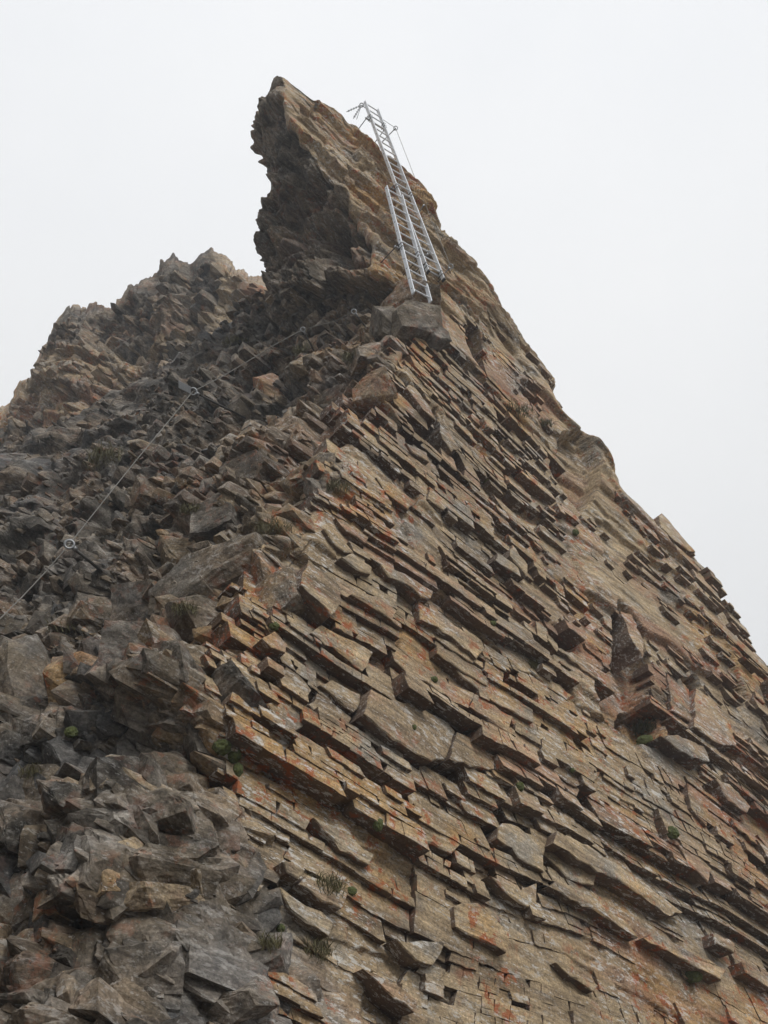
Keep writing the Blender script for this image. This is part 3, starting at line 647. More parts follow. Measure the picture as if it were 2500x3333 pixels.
for k in range(len(LF)):
    if inside[k]: continue
    a0, a1, b0, b1, h, ga, gb, tone = LF[k]; bn = base_n(ca[k], cb[k])
    if bn is None: continue
    x, y, z = proj(to_world(ca[k], cb[k], bn))
    if not (-250 < x < 2750 and -100 < y < 3600): continue
    amp = 1.0 if y > 2200 else 0.30 + 0.70 * max(0, (y - 1000) / 1200)
    calm = float(sstep(1450, 1950, x) * sstep(2500, 2050, y)); amp *= 1 - 0.4 * calm      # the upper right of the face is smoother
    if rng.random() < 0.04 + 0.45 * calm + 0.9 * (1 - amp) ** 1.3 + 0.5 * (y < 1020): continue
    if base_n(*shear(a0 + 0.05, cb0[k])) is None or base_n(*shear(a1 - 0.05, cb0[k])) is None: continue
    g = rng.uniform(0.0, 0.003)
    ab = outline(a0 + g, a1 - g, b0 + g * 0.3, b1 - g * 0.3, max(0.055, 0.005 * z), min(0.006, 0.002 + 0.012 * (b1 - b0)))
    ab = np.stack(shear(ab[:, 0], ab[:, 1]), 1)
    add_slab(ab, bn + amp * (h + coarse[k]) + 0.01, 0.28, ga, gb * amp, 0.0025, rng.uniform(0.001, 0.004), tone + rng.normal(0, 0.10))
print('slabs', len(SL), 'traced', nkey, round(time.time() - T0, 1))

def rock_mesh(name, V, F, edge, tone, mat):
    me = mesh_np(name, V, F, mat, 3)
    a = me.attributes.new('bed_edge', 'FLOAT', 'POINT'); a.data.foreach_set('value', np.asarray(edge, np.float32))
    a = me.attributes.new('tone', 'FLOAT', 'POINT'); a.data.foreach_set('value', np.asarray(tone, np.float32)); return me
order = np.argsort([-q[4] for q in SL])
for k in order[:290]:
    V, F, e, tn_, _ = SL[k]; o_ = V.mean(0)
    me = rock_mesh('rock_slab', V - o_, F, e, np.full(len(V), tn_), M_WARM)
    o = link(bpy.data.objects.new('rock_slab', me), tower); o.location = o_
V_, F_, E_, T_, off = [], [], [], [], 0
for k in order[290:]:
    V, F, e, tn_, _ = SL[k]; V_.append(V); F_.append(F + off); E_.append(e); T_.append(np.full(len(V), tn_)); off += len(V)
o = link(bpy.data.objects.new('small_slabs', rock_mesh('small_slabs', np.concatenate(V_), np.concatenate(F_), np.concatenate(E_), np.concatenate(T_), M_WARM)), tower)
o['kind'] = 'stuff'
print('slab meshes', off, round(time.time() - T0, 1))

# ------------------------------------------------------------------ broken blocks of the other side
def hull_block(r):
    pts = []
    for sx in (-1, 1):
        for sy in (-1, 1):
            for sz in (-1, 1):
                p = np.array([sx, sy, sz], float)
                if r.random() < 0.7:
                    for ax in range(3):
                        q = p.copy(); q[ax] *= 1 - r.uniform(0.1, 1.3); pts.append(q)
                else: pts.append(p * r.uniform(0.6, 1.0, 3))
    pts = np.array(pts) + r.normal(0, 0.12, (len(pts), 3))
    pts = pts @ (np.eye(3) + r.normal(0, 0.16, (3, 3)))
    bm = bmesh.new()
    for p in pts: bm.verts.new(p)
    res = bmesh.ops.convex_hull(bm, input=bm.verts)
    bmesh.ops.delete(bm, geom=list({g for g in res['geom_interior'] + res['geom_unused'] if isinstance(g, bmesh.types.BMVert)}), context='VERTS')
    bmesh.ops.dissolve_limit(bm, angle_limit=rad(9), verts=bm.verts, edges=bm.edges)
    bmesh.ops.triangulate(bm, faces=bm.faces); bm.verts.index_update()
    V = np.array([v.co[:] for v in bm.verts]); F = np.array([[v.index for v in f.verts] for f in bm.faces]); bm.free()
    return V, F
def weather(V, F, lv, seed, amp=1.0):
    """break the flat sides of a block into smaller facets"""
    for _ in range(lv):
        ed = {}; V = list(map(tuple, V)); nf = []
        def mid_(a, b):
            k = (min(a, b), max(a, b))
            if k not in ed: ed[k] = len(V); V.append(tuple((np.array(V[a]) + np.array(V[b])) / 2))
            return ed[k]
        for a, b, c in F:
            x, y, z = mid_(a, b), mid_(b, c), mid_(c, a); nf += [(a, x, z), (x, b, y), (z, y, c), (x, y, z)]
        V, F = np.array(V), np.array(nf)
    d = V / np.maximum(np.linalg.norm(V, axis=1, keepdims=True), 0.2)
    h1, g1 = facet(V * np.array([1.3, 2.0, 2.0]) + seed * 3.7, 700 + seed); h2, g2 = facet(V * np.array([3.0, 5.0, 5.0]) + seed * 5.1, 720 + seed)
    h = 0.05 * h1 + 0.022 * h2 - 0.03 * np.clip(1 - g1 / 0.08, 0, 1) + 0.03 * vn3(V * 7 + seed, 740 + seed) + 0.08 * vn3(V * 2 + seed, 741 + seed)
    return V + d * (h * amp)[:, None], F
HB = [hull_block(rng) for _ in range(36)]
HW = [weather(V, F, 3, k) for k, (V, F) in enumerate(HB)]
def with_warm(me, val):
    a = me.attributes.new('warm', 'FLOAT', 'POINT'); a.data.foreach_set('value', np.broadcast_to(np.asarray(val, np.float32), (len(me.vertices),)).copy()); return me
BM = [with_warm(rock_mesh('stone', V, F, np.zeros(len(V)), np.full(len(V), rng.normal(0, 0.35)), M_ROCK), rng.uniform(0.0, 0.25)) for V, F in HW]
BW = [with_warm(rock_mesh('stone', V, F, np.zeros(len(V)), np.full(len(V), rng.normal(0, 0.35)), M_ROCK), rng.uniform(0.45, 0.85)) for V, F in HW]
HB = [weather(V, F, 0, k, 0.6) for k, (V, F) in enumerate(HB)]
def rotm(ax, ang):
    return np.array(Matrix.Rotation(ang, 3, Vector(ax)))
def rand_rot(sd_): 
    v = rng.normal(0, 1, 3); return rotm(v / np.linalg.norm(v), rng.normal(0, sd_))
STN = []
gi = np.where((U1 > 1.9) & (U1 < 6.3) & (warm < 0.45) & (VV > 0.6) & (VV < 10.6) & (rng.random(len(VV)) < sstep(10.7, 9.9, VV) + 0.02))[0]
pick = rng.choice(gi, 13000, replace=False)
for k in pick:
    X = PT[k]; z = np.linalg.norm(X - CAM)
    s_ = min(0.034 * (1 - rng.random()) ** -0.5, 0.14)
    if s_ / z * FOC < 5: s_ = 5 * z / FOC * rng.uniform(0.9, 1.5)
    STN.append((X, s_, z, 0, U1[k] - edge[k]))
gi = np.where((vR > 0.5) & (vR < 6.6) & (uR > 1.5))[0]
for k in rng.choice(gi, 1800, replace=False):
    X = PR[k]; z = np.linalg.norm(X - CAM); STN.append((X, min(0.07 * (1 - rng.random()) ** -0.45, 0.22), z, 1, -1.0 + 1.2 * bm_[k]))
gi = np.where((U1 > 2.5) & (U1 < 5.5) & (VV < 4.25) & (VV > 0.5))[0]
for k in rng.choice(gi, 420, replace=False):
    X = PT[k]; STN.append((X, rng.uniform(0.05, 0.2), np.linalg.norm(X - CAM), 0, U1[k] - edge[k]))
TR = []
for X, s_, z, wh, ue in STN:
    nearar = ue > -0.9 and not wh
    sc = s_ * (np.array([rng.uniform(1.0, 2.2), rng.uniform(0.4, 0.8), rng.uniform(0.4, 0.9)]) if nearar else np.array([rng.uniform(0.9, 2.0), rng.uniform(0.4, 1.0), rng.uniform(0.4, 1.0)]))
    Rm = rand_rot(0.16 if nearar else 0.36) @ FRAME.T
    wv = float(np.clip(0.12 + 0.5 * sstep(-1.8, 0.2, ue) + rng.normal(0, 0.15), 0, 1))
    TR.append((X - unit([-0.42, -0.86, 0.28]) * s_ * rng.uniform(0.1, 0.9), Rm, sc, int(rng.integers(len(HB))), s_ / z, wh, wv))
# big blocks one can pick out at the lower left: centre, width and height on the photograph, turn
def crop2(p): return (p[0] / 1.659, 2333 + p[1] / 1.659)
BIG = [((420, 260), 330, 210, 0.1), ((640, 420), 300, 230, 0.3), ((880, 360), 250, 200, 0.5), ((250, 480), 300, 300, 0.0), ((950, 520), 200, 180, 0.4), ((560, 640), 250, 150, 0.0), ((780, 640), 145, 200, 0.2),
 ((120, 960), 260, 220, 0.1), ((520, 950), 280, 170, -0.2), ((870, 1020), 380, 110, 0.15), ((760, 1190), 350, 280, 0.3), ((1010, 1200), 240, 280, 0.4), ((1300, 1480), 150, 260, 0.4), ((1480, 1470), 270, 200, 0.3),
 ((1000, 700), 220, 200, 0.4), ((1225, 550), 150, 140, 0.1), ((1240, 810), 210, 260, 0.5), ((60, 560), 140, 280, 0.0), ((150, 780), 180, 160, 0.0), ((440, 1370), 380, 230, 0.2), ((800, 1400), 300, 200, 0.5),
 ((300, 1560), 320, 180, 0.1), ((700, 1600), 280, 150, 0.2), ((100, 1300), 200, 300, 0.1), ((250, 90), 200, 170, 0.1), ((90, 200), 140, 180, 0.0), ((880, 170), 220, 150, 0.4), ((640, 60), 160, 170, 0.2),
 ((1050, 90), 170, 220, 0.2), ((1160, 380), 150, 170, 0.2), ((1000, 930), 200, 130, 0.2), ((620, 830), 150, 190, 0.4), ((500, 800), 120, 110, 0.0), ((60, 30), 200, 150, 0.1), ((1100, 1000), 170, 110, 0.3)]
BIG = [(crop2(c), w_ / 1.659, h_ / 1.659, r_) for c, w_, h_, r_ in BIG]
BIG += [((930, 1960), 130, 120, .4), ((700, 1900), 280, 140, .2), ((860, 1880), 110, 150, .5), ((500, 2010), 190, 170, .3), ((640, 2060), 200, 150, .1), ((460, 2150), 200, 150, .2), ((560, 2180), 170, 130, .1), ((430, 1830), 110, 90, .2),
 ((720, 1700), 120, 130, .3), ((610, 1830), 140, 120, .2), ((300, 2250), 200, 140, 0), ((760, 2290), 180, 120, .3), ((60, 2260), 150, 200, 0), ((1330, 1030), 170, 110, .2), ((1240, 1090), 110, 90, .3), ((1010, 1210), 150, 80, .4),
 ((960, 1430), 140, 90, .1), ((1220, 1300), 140, 90, .3), ((1090, 1330), 120, 70, .3), ((1050, 1130), 100, 60, .2), ((800, 1560), 150, 100, .1), ((880, 1700), 120, 90, .3), ((1010, 1560), 130, 70, .4), ((900, 1290), 120, 80, .2), ((1180, 1190), 110, 70, .3)]
for (x, y), w_, h_, rt in BIG:
    z = surf(x, y); sx, sz = w_ / 2 * z / FOC, h_ / 2 * z / FOC; dp = 0.6 * (sx + sz)
    Rm = rand_rot(0.10) @ rotm((0, 1, 0), -rt - rng.normal(0, 0.1) + 0.0) @ rotm((0, 0, 1), rng.normal(0.1, 0.35))
    c_ = at(x, y, z + (0.40 if y > 2250 else 0.6) * dp)
    TR.append((c_, Rm @ np.eye(3), np.array([sx * 1.05, dp, sz * 1.05]), int(rng.integers(len(HB))), 10.0, 0, 0.6 if x > 800 or rng.random() < 0.12 else 0.1))
TR.sort(key=lambda q: -q[4])
nt_, nr2 = 0, 0; WJ = {0: [], 1: []}; VJ = {0: [], 1: []}; FJ = {0: [], 1: []}; TJ = {0: [], 1: []}; OF = {0: 0, 1: 0}
for c_, Rm, sc, hb_, sz_, wh, wv in TR:
    par = ridge if wh else tower
    if (not wh and nt_ < 295) or (wh and nr2 < 150):
        if wh: nr2 += 1
        else: nt_ += 1
        M4 = Matrix.Translation(Vector(c_)) @ Matrix([list(r) for r in (Rm * sc[None, :])]).to_4x4()
        o = link(bpy.data.objects.new('stone', (BW if wv > 0.4 else BM)[hb_]), par); o.matrix_local = M4
    else:
        V, F = HB[hb_]; Vw = (V * sc) @ Rm.T + c_
        VJ[wh].append(Vw); FJ[wh].append(F + OF[wh]); TJ[wh].append(np.full(len(V), rng.normal(0, 0.45))); OF[wh] += len(V); WJ[wh].append(np.full(len(V), wv))
for wh, par in ((0, tower), (1, ridge)):
    V = np.concatenate(VJ[wh]); o = link(bpy.data.objects.new('small_stones', rock_mesh('small_stones', V, np.concatenate(FJ[wh]), np.zeros(len(V)), np.concatenate(TJ[wh]), M_ROCK)), par); with_warm(o.data, np.concatenate(WJ[wh]))
    o['kind'] = 'stuff'
print('stones', len(TR), round(time.time() - T0, 1))

# ------------------------------------------------------------------ things fixed to the rock; their places are found on the built surface
bpy.context.view_layer.update()
DG = bpy.context.evaluated_depsgraph_get()
def rock(x, y):
    """first rock met along a sight line: point, normal, distance"""
    ok, loc, nrm, *_ = scn.ray_cast(DG, Vector(CAM), Vector(ray(x, y)))
    if not ok: return at(x, y, 20.0), np.array([0, -1, 0.0]), 20.0
    return np.array(loc), np.array(nrm), float(np.linalg.norm(np.array(loc) - CAM))
def tube_np(pts, r, n=8, closed=False):
    """a round bar or wire through the points"""
    pts = np.asarray(pts, float); m = len(pts); tg = np.gradient(pts, axis=0)
    if closed: tg = np.roll(pts, -1, 0) - np.roll(pts, 1, 0)
    tg /= np.maximum(np.linalg.norm(tg, axis=1, keepdims=True), 1e-9)
    up = np.array([0.0, 0, 1]) if abs(tg[0][2]) < 0.9 else np.array([1.0, 0, 0])
    V = []
    for p, t in zip(pts, tg):
        u = np.cross(up, t); u /= np.linalg.norm(u); v = np.cross(t, u); up = v
        an = np.arange(n) * 2 * math.pi / n; V.append(p + r * (np.cos(an)[:, None] * u + np.sin(an)[:, None] * v))
    V = np.concatenate(V); F = []
    for k in range(m if closed else m - 1):
        for q in range(n):
            a, b = k * n + q, k * n + (q + 1) % n; k2 = (k + 1) % m
            F.append((a, b, k2 * n + (q + 1) % n, k2 * n + q))
    F = [tuple(f) for f in F]
    if not closed: F += [tuple(range(n))[::-1], tuple(range((m - 1) * n, m * n))]
    return V, F
def part(name, VF, mat, parent=None, origin=(0, 0, 0), smooth=True):
    V, F = VF; me = bpy.data.meshes.new(name); me.from_pydata([tuple(v) for v in (np.asarray(V) - np.asarray(origin))], [], F)
    for p in me.polygons: p.use_smooth = smooth and len(p.vertices) == 4
    me.materials.append(mat); o = bpy.data.objects.new(name, me); return link(o, parent)
def boxbar(p, q, u, v, wu, wv, bev=0.004):
    """a straight rectangular bar from p to q, wu along u and wv along v, edges eased"""
    hu, hv = wu / 2, wv / 2
    sec = [(hu - bev, hv), (-hu + bev, hv), (-hu, hv - bev), (-hu, -hv + bev), (-hu + bev, -hv), (hu - bev, -hv), (hu, -hv + bev), (hu, hv - bev)]
    V = [np.asarray(e) + a * u + b * v for e in (p, q) for a, b in sec]
    F = [(k, (k + 1) % 8, 8 + (k + 1) % 8, 8 + k) for k in range(8)] + [tuple(range(8))[::-1], tuple(range(8, 16))]
    return np.array(V), F

# ---- two aluminium ladders
RUNG = unit([math.cos(rad(36)), math.sin(rad(36)), 0])
LADW = 0.37
def make_ladder(lb, lt, n_rungs, first, label, caps):
    ax = unit(lt - lb); rg = unit(RUNG - ax * (RUNG @ ax)); nm = np.cross(ax, rg)
    if nm @ (CAM - lb) < 0: nm = -nm
    t = thing('ladder', lb + rg * LADW / 2, label, 'ladder', 'aluminium ladders on the rock tower'); og = lb + rg * LADW / 2
    rails = []
    for s_ in (0, 1):
        p = lb + rg * LADW * s_; q = lt + rg * LADW * s_
        r_ = part('rail', boxbar(p, q, nm, rg, 0.080, 0.024), M_ALU, t, og, False); rails.append(r_)
        if caps: part('end_cap', boxbar(p - ax * 0.035, p + ax * 0.012, nm, rg, 0.087, 0.030), M_BLACK, r_, og, False)
    L = np.linalg.norm(lt - lb)
    for k in range(n_rungs):
        c_ = lb + ax * (first + k * 0.28)
        if first + k * 0.28 > L - 0.05: break
        part('rung', boxbar(c_ + rg * 0.013, c_ + rg * (LADW - 0.013), nm, ax, 0.026, 0.021, 0.005), M_ALU, t, og, False)
        for s_, e in ((0, -1), (1, 1)):
            part('rung_end', tube_np([c_ + rg * (LADW * s_ + e * 0.0110), c_ + rg * (LADW * s_ + e * 0.0145)], 0.012, 8), M_BLACK, rails[s_], og, False)
    return t, ax, rg, nm
def far_end(p, x, y, length):
    """the point on a sight line that lies the given length from p, on the far side"""
    d = ray(x, y); m = (p - CAM) @ d; dd = np.linalg.norm(p - CAM) ** 2 - m * m; t = m + math.sqrt(max(length ** 2 - dd, 0.0)); return CAM + d * t
d0 = hit(SPIRE, 1338, 960)
def clear(x0, y0, x1, y1, length, start, gap):
    """stand a ladder off the rock until neither rail touches it"""
    for off in np.arange(start, 2.5, 0.06):
        a = at(x0, y0, hit(SPIRE, x0, y0) - off); b = far_end(a, x1, y1, length); bad = 0
        for s_ in (0.0, 0.4):
            for f in np.linspace(0.0, 0.9, 16):
                X = a + (b - a) * f + RUNG * s_; d = X - CAM; L = np.linalg.norm(d)
                ok, loc, *_ = scn.ray_cast(DG, Vector(CAM), Vector(d / L))
                if ok and np.linalg.norm(np.array(loc) - CAM) < L + gap: bad += 1
        if bad <= 1: break
    return a, b
LB0, LB1 = clear(1393, 884, 1187, 331, 6.45, 0.05, 0.06)
LA0, LA1 = clear(1342, 940, 1257, 608, 3.15, 0.05, 0.06); LA0 = LA0 - unit(LA1 - LA0) * 0.12
lad_low, axA, rgA, nmA = make_ladder(LA0, LA1, 13, 0.12, 'shorter lower aluminium ladder standing behind the dark rock block', False)
lad_up, axB, rgB, nmB = make_ladder(LB0, LB1, 24, 0.22, 'long upper aluminium ladder reaching above the rock into the sky', True)

dl = float(np.linalg.norm(LA0 - CAM))
for (x, y), w_, h_, rt, kk in (((1350, 1062), 130, 120, 0.25, 3), ((1275, 1085), 130, 100, 0.1, 8), ((1402, 1085), 60, 120, 0.3, 12)):
    sx, sz = w_ / 2 * dl / FOC, h_ / 2 * dl / FOC
    o = link(bpy.data.objects.new('stone', BM[kk]), tower)
    o.matrix_local = Matrix.Translation(Vector(at(x, y, dl - 0.12))) @ (Matrix.Rotation(-rt, 3, 'Y') @ Matrix.Rotation(0.5, 3, 'Z') @ Matrix.Diagonal((sx, sx * 0.9, sz))).to_4x4()
def ring(c_, nrm, R, r, n=18):
    nrm = unit(nrm); u = unit(np.cross(nrm, [0.3, 0.5, 0.8])); v = np.cross(nrm, u); an = np.arange(n) * 2 * math.pi / n
    return tube_np(c_ + R * (np.cos(an)[:, None] * u + np.sin(an)[:, None] * v), r, 6, True)
def bracket(lb, ax, rg, nm, hgt, label, depth=0.45, side=(0, 1)):
    c_ = lb + ax * hgt + rg * LADW / 2
    t = thing('ladder_bracket', c_ - nm * 0.05, label, 'bracket', 'brackets holding the ladders'); og = c_ - nm * 0.05
    part('crossbar', boxbar(c_ - nm * 0.062 - rg * (LADW / 2 + 0.10), c_ - nm * 0.062 + rg * (LADW / 2 + 0.10), nm, ax, 0.03, 0.045), M_STEEL, t, og, False)
    for s_ in side:
        e = c_ + rg * (s_ - 0.5) * LADW
        for dz in (-0.05, 0.05):
            q = [e + ax * dz + nm * a + rg * b for a, b in ((-0.085, -0.022), (0.046, -0.022), (0.046, 0.022), (-0.085, 0.022))]
            part('u_bolt', tube_np(q, 0.007, 6), M_IRON, t, og)
    for s_ in (-1, 1):
        e = c_ - nm * 0.06 + rg * s_ * (LADW / 2 + 0.07)
        part('anchor_rod', tube_np([e + nm * 0.07, e - nm * depth - rg * 0.05], 0.010, 6), M_IRON, t, og)
    return t
LBn = np.linalg.norm(LB1 - LB0); LAn = np.linalg.norm(LA1 - LA0)
bracket(LB0, axB, rgB, nmB, 0.17, 'steel bracket clamping the bottom end of the long upper ladder')
bracket(LB0, axB, rgB, nmB, LBn * 0.44, 'steel bracket halfway up the long upper ladder')
bracket(LB0, axB, rgB, nmB, LBn * 0.885, 'steel bracket holding the long ladder near its top', 0.9)
bracket(LA0, axA, rgA, nmA, LAn * 0.41, 'steel bracket clamping the middle of the shorter lower ladder')

# ---- eye bolts and wire rope beside the ladders
def eyebolt(tip, base, label, R=0.045, r=0.011, plate=False, ringn=None):
    t = thing('eye_bolt', base, label, 'eye bolt', 'eye bolts carrying the wire rope'); og = base
    ax = unit(tip - base)
    part('rod', tube_np([base - ax * 0.05, tip - ax * R], r, 8), M_IRON, t, og)
    nrm = ringn if ringn is not None else unit(CAM - tip) + 0.4 * UP
    part('eye', ring(tip, nrm, R, r * 0.85), M_STEEL, t, og)
    part('clamp', tube_np([tip - ax * (R + 0.055), tip - ax * (R - 0.005)], r * 1.7, 8), M_STEEL, t, og)
    return t
dB = lambda x, y: float(np.linalg.norm(far_end(LB0, x, y, 0) - CAM))
def near_lad(x, y, off):   # point on a sight line level with the long ladder's plane
    d = ray(x, y); return CAM + d * (((LB0 - CAM) @ nmB) / (d @ nmB) + off)
E1, E2, E3 = near_lad(1288, 417, -0.05), near_lad(1383, 662, -0.05), near_lad(1467, 867, -0.05)
eyebolt(E1, near_lad(1240, 466, 0.75), 'uppermost eye bolt standing against the sky beside the ladder top')
eyebolt(E2, near_lad(1350, 712, 0.70), 'eye bolt beside the middle of the long ladder at the rock edge')
eyebolt(E3, near_lad(1418, 925, 0.60), 'eye bolt beside the bottom end of the long ladder')
eyebolt(near_lad(1396, 822, -0.12), near_lad(1362, 858, 0.55), 'eye bolt between the overlapping ends of the two ladders', 0.03)
def wire(name, pts, r, label, sag=0.0, cat='wire rope'):
    P = []
    for k in range(len(pts) - 1):
        p, q = pts[k], pts[k + 1]; tt = np.linspace(0, 1, 14, endpoint=False)
        P.append(p + (q - p) * tt[:, None] - np.array([0, 0, 1.0]) * (sag * 4 * tt * (1 - tt) * np.linalg.norm(q - p))[:, None])
    P.append(np.array([pts[-1]])); P = np.concatenate(P)
    V, F = tube_np(P, r, 6); o = part(name, (V, F), M_WIRE, None, pts[0]); o.location = Vector(pts[0]); return tag(o, label, cat)
wire('wire_rope', [near_lad(1242, 386, 0.0), E1, E2, E3, near_lad(1490, 905, 0.25)], 0.0055, 'thin wire rope strung through eye bolts along the long ladder', 0.003)
# ---- head anchor left of the ladder top
HA = near_lad(1177, 342, 0.0)
t = thing('chain_anchor', HA, 'small chain anchor tying the ladder top to the summit edge', 'anchor')
part('shackle', ring(HA, unit(CAM - HA), 0.04, 0.012), M_STEEL, t, HA)
part('tie', tube_np([HA, near_lad(1190, 352, 0.0)], 0.010, 6), M_STEEL, t, HA)
for k, (x, y) in enumerate(((1128, 364), (1150, 386), (1161, 388))):
    e = near_lad(x, y, 0.35)
    part('stay', tube_np([HA, e], 0.0075, 6), M_STEEL, t, HA)
    if k < 2:
        for f in np.linspace(0.2, 0.85, 5): part('link', ring(HA + (e - HA) * f, unit(e - HA) + 0.5 * UP, 0.018, 0.006, 10), M_STEEL, t, HA)
# ---- hand line across the broken side
def out_from(x, y, off): p, n_, d = rock(x, y); return at(x, y, max(d - off, 2.0))
def stand_pin(bx, by, tx, ty, label, R, r):
    b_, n_, d = rock(bx, by); L = math.hypot(bx - tx, by - ty) * d / FOC
    tipd = min(d - 0.35 * L, rock(tx, ty)[2] - 0.35); tipd = max(tipd, d - 1.2 * L); tip = at(tx, ty, tipd); b_ = at(bx, by, d - 0.03)
    eyebolt(tip, b_, label, R, r); return tip
p1 = stand_pin(792, 1357, 628, 1274, 'long iron pin sticking out of the misty broken rock side', 0.06, 0.017)
tg_ = unit(p1 - rock(792, 1357)[0]); pp = p1 + tg_ * 0.10
o = part('identification_plate', boxbar(pp - tg_ * 0.06, pp + tg_ * 0.16, UP, np.cross(tg_, UP), 0.12, 0.008), M_STEEL, None, pp, False); o.location = Vector(pp)
tag(o, 'small pale metal plate at the tip of the long iron pin', 'plate')
p2 = stand_pin(322, 1852, 226, 1772, 'lower iron pin with ring on the grey rubble at far left', 0.05, 0.018)
p3 = stand_pin(1022, 1142, 986, 1072, 'short iron pin with shiny clamp above the grass tuft', 0.04, 0.012)
p4 = stand_pin(1188, 1062, 1152, 1014, 'short iron pin under the ladder foot holding the hand line', 0.04, 0.012)
def hang(pxs, p, q):
    """a line that runs from p to q just clear of the stones between"""
    L = [p]
    for k, (x, y) in enumerate(pxs):
        f = (k + 1) / (len(pxs) + 1); d = np.linalg.norm(p - CAM) * (1 - f) + np.linalg.norm(q - CAM) * f
        L.append(at(x, y, min(d, rock(x, y)[2] - 0.16)))
    return L + [q]
wire('hand_line', hang([(1090, 1046)], p4, p3)[:-1] + hang([(930, 1103), (880, 1130), (830, 1162), (780, 1192), (730, 1222), (680, 1248)], p3, p1), 0.007, 'wire hand line crossing the broken rock from the ladder foot to the long pin', 0.0)
wire('hand_line', hang([(570, 1345), (510, 1418), (450, 1490), (390, 1565), (330, 1640), (280, 1703)], p1, p2)[:-1] + hang([(150, 1860), (75, 1940), (10, 2005)], p2, out_from(-60, 2070, 0.3)), 0.007, 'wire hand line running down the misty slope between two pins', 0.0)
print('ironwork', round(time.time() - T0, 1))

# ------------------------------------------------------------------ plants in the cracks
def tuft(x, y, wpx, hpx, label, n=260, mat=None, name='grass_tuft'):
    b_, n_, d = rock(x, y); wd, ht = wpx * d / FOC, hpx * d / FOC
    V, F = [], []
    base = b_ + ray(x, y) * 0.02
    for k in range(n):
        a = rng.uniform(0, 6.28); rr_ = rng.random() ** 0.6 * wd / 2
        p = base + np.array([math.cos(a) * rr_, math.sin(a) * rr_ * 0.6, rng.normal(0, 0.15) * ht])
        l = ht * rng.uniform(0.25, 0.75); ln = np.array([rng.normal(0, 0.45), rng.normal(-0.2, 0.4), 1.0]); ln /= np.linalg.norm(ln)
        m_ = p + ln * l * 0.55; e = m_ + (ln + np.array([rng.normal(0, 0.35), rng.normal(-0.15, 0.3), -0.5])) * l * 0.45
        sd_ = unit(np.cross(ln, rng.normal(0, 1, 3))) * max(0.0022, 0.00045 * d)
        i0 = len(V); V += [p - sd_, p + sd_, m_ + sd_ * 0.8, m_ - sd_ * 0.8, e]; F += [(i0, i0 + 1, i0 + 2, i0 + 3), (i0 + 3, i0 + 2, i0 + 4)]
    o = part(name, (np.array(V), F), mat or M_GRASS, None, base, False); o.location = Vector(base)
    return tag(o, label, 'grass' if name == 'grass_tuft' else 'shrub', 'grass tufts in the cracks' if name == 'grass_tuft' else None)
for a in [
 (1000, 1150, 90, 50, 'bright grass tuft below the shiny hand line clamp'), (1085, 1598, 110, 60, 'grass tuft on the arete beside a brown corner block'),
 (772, 1118, 90, 35, 'dry grass tuft in the saddle left of the spire base'), (352, 1500, 130, 90, 'large green grass patch on the misty far slope'),
 (1680, 1345, 110, 50, 'green grass tuft on the upper bedding face near the skyline'), (893, 1730, 120, 60, 'dark grass tuft between two grey blocks on the arete'),
 (1062, 2895, 110, 80, 'grass tuft in the corner where grey block meets tan slab'), (1020, 3110, 120, 90, 'dark grass clump in the shadowed groove at the bottom'),
 (105, 2525, 80, 60, 'small grass tuft beside the foreground boulder at far left'), (620, 1665, 70, 40, 'small grass tuft above the red speckled block'),
 (230, 2060, 140, 60, 'brownish grass strip in the grey rubble'), (1150, 1170, 70, 50, 'short green tuft under the dark rock block by the ladder'),
 (870, 3080, 80, 60, 'grass tuft near the pale pair of broken stones'), (1730, 2170, 40, 40, 'tiny tuft under an overhanging block of the bedding face'),
 (1770, 1385, 60, 40, 'small grass tuft right of the larger one near the skyline'), (600, 1990, 80, 50, 'faint grass tuft between large grey blocks'),
]: tuft(*a)
tuft(2112, 2380, 90, 60, 'brown green heather bush in the dark alcove of the right face', 420, M_TWIG, 'heather_bush')
ICO = None
def moss(x, y, wpx, hpx, label):
    global ICO
    if ICO is None:
        bm = bmesh.new(); bmesh.ops.create_icosphere(bm, subdivisions=3, radius=1.0)
        bm.verts.index_update(); ICO = (np.array([v.co[:] for v in bm.verts]), [tuple(v.index for v in f.verts) for f in bm.faces]); bm.free()
    b_, n_, d = rock(x, y); V = ICO[0].copy(); sd_ = int(x + y)
    V *= (1 + 0.28 * vn3(V * 1.6 + sd_, 810) + 0.20 * vn3(V * 5 + sd_, 811) + 0.34 * vn3(V * 11 + sd_, 812))[:, None]
    V = V * np.array([wpx / 2, 0.8 * min(wpx, hpx) / 2, hpx / 2]) * d / FOC
    o = part('moss_cushion', (V, ICO[1]), M_MOSS, None, (0, 0, 0), False); o.location = Vector(b_ + n_ * hpx * 0.1 * d / FOC)
    return tag(o, label, 'moss', 'moss cushions on the rock')
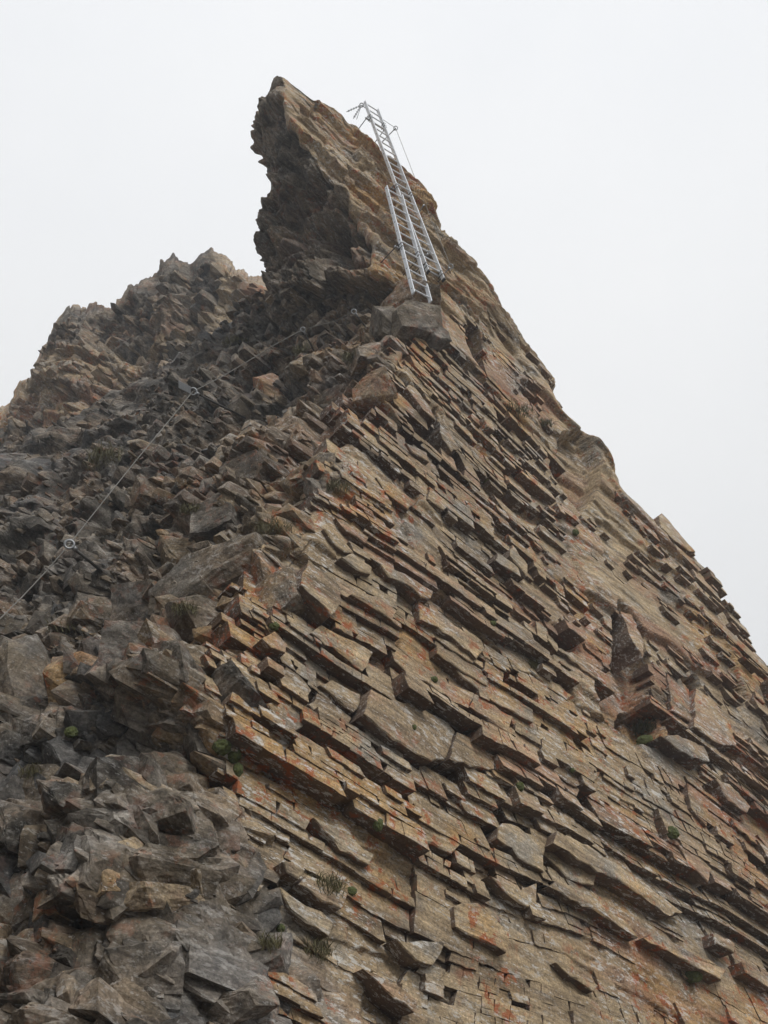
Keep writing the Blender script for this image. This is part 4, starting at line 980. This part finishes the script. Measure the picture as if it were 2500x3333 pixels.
for a in [
 (1232, 2682, 30, 38, 'round green moss cushion under a dark triangular notch'), (1347, 2368, 16, 18, 'tiny moss cushion on the large speckled slab'),
 (1411, 2213, 26, 22, 'moss cushion beside the red lichen streak'), (1143, 2903, 30, 26, 'moss cushion next to the grass tuft in the corner'),
 (1692, 2558, 26, 28, 'moss cushion on the edge of a long slab'), (2186, 2712, 36, 34, 'moss cushion in the crack of the far right slabs'),
 (2255, 3168, 48, 40, 'larger moss cushion low on the right face'), (722, 2430, 60, 50, 'moss cushion cluster in the hollow left of the slabs'),
 (760, 2462, 44, 40, 'yellow green moss cushion touching the cluster in the hollow'), (772, 2508, 34, 40, 'moss cushion below the cluster in the hollow'),
 (232, 2382, 40, 34, 'moss cushion on top of the foreground boulder'), (893, 2036, 34, 30, 'moss cushion under the big corner block of the arete'),
 (1602, 2032, 22, 22, 'faint moss cushion on the mid face below a dark step'), (1871, 1735, 24, 24, 'moss cushion under the dark chimney rocks'),
 (1583, 1565, 20, 18, 'tiny moss cushion on the upper bedding face'), (2105, 2415, 60, 36, 'dark moss below the heather bush'),
 (912, 3020, 26, 24, 'moss cushion on dark rock at the bottom edge'), (1862, 2505, 16, 16, 'tiny yellow moss dot beside an overhang'),
]: moss(*a)

# ------------------------------------------------------------------ the misty air
hz = NB('thin_mist'); hz.nt.nodes.remove(hz.b)
pv = hz.n('ShaderNodeVolumePrincipled'); pv.inputs['Density'].default_value = 0.0026; pv.inputs['Color'].default_value = (0.84, 0.92, 1.0, 1); pv.inputs['Anisotropy'].default_value = 0.2
hz.l(pv.outputs[0], hz.nt.nodes['Material Output'].inputs['Volume'])
zlo = float(gp[:, 2].min()) - 1.0; zhi = float(max(PT[:, 2].max(), PR[:, 2].max(), LB1[2] + 0.5)) + 1.0
X0, X1, Y0, Y1 = -262, 262, -242, 282
hv = np.array([(x, y, z) for z in (zlo, zhi) for x, y in ((X0, Y0), (X1, Y0), (X1, Y1), (X0, Y1))], float)
ho = part('haze', (hv, [(0, 3, 2, 1), (4, 5, 6, 7), (0, 1, 5, 4), (1, 2, 6, 5), (2, 3, 7, 6), (3, 0, 4, 7)]), hz.m, None, (0, 0, 0), False)
tag(ho, kind='stuff')
print('done', round(time.time() - T0, 1))
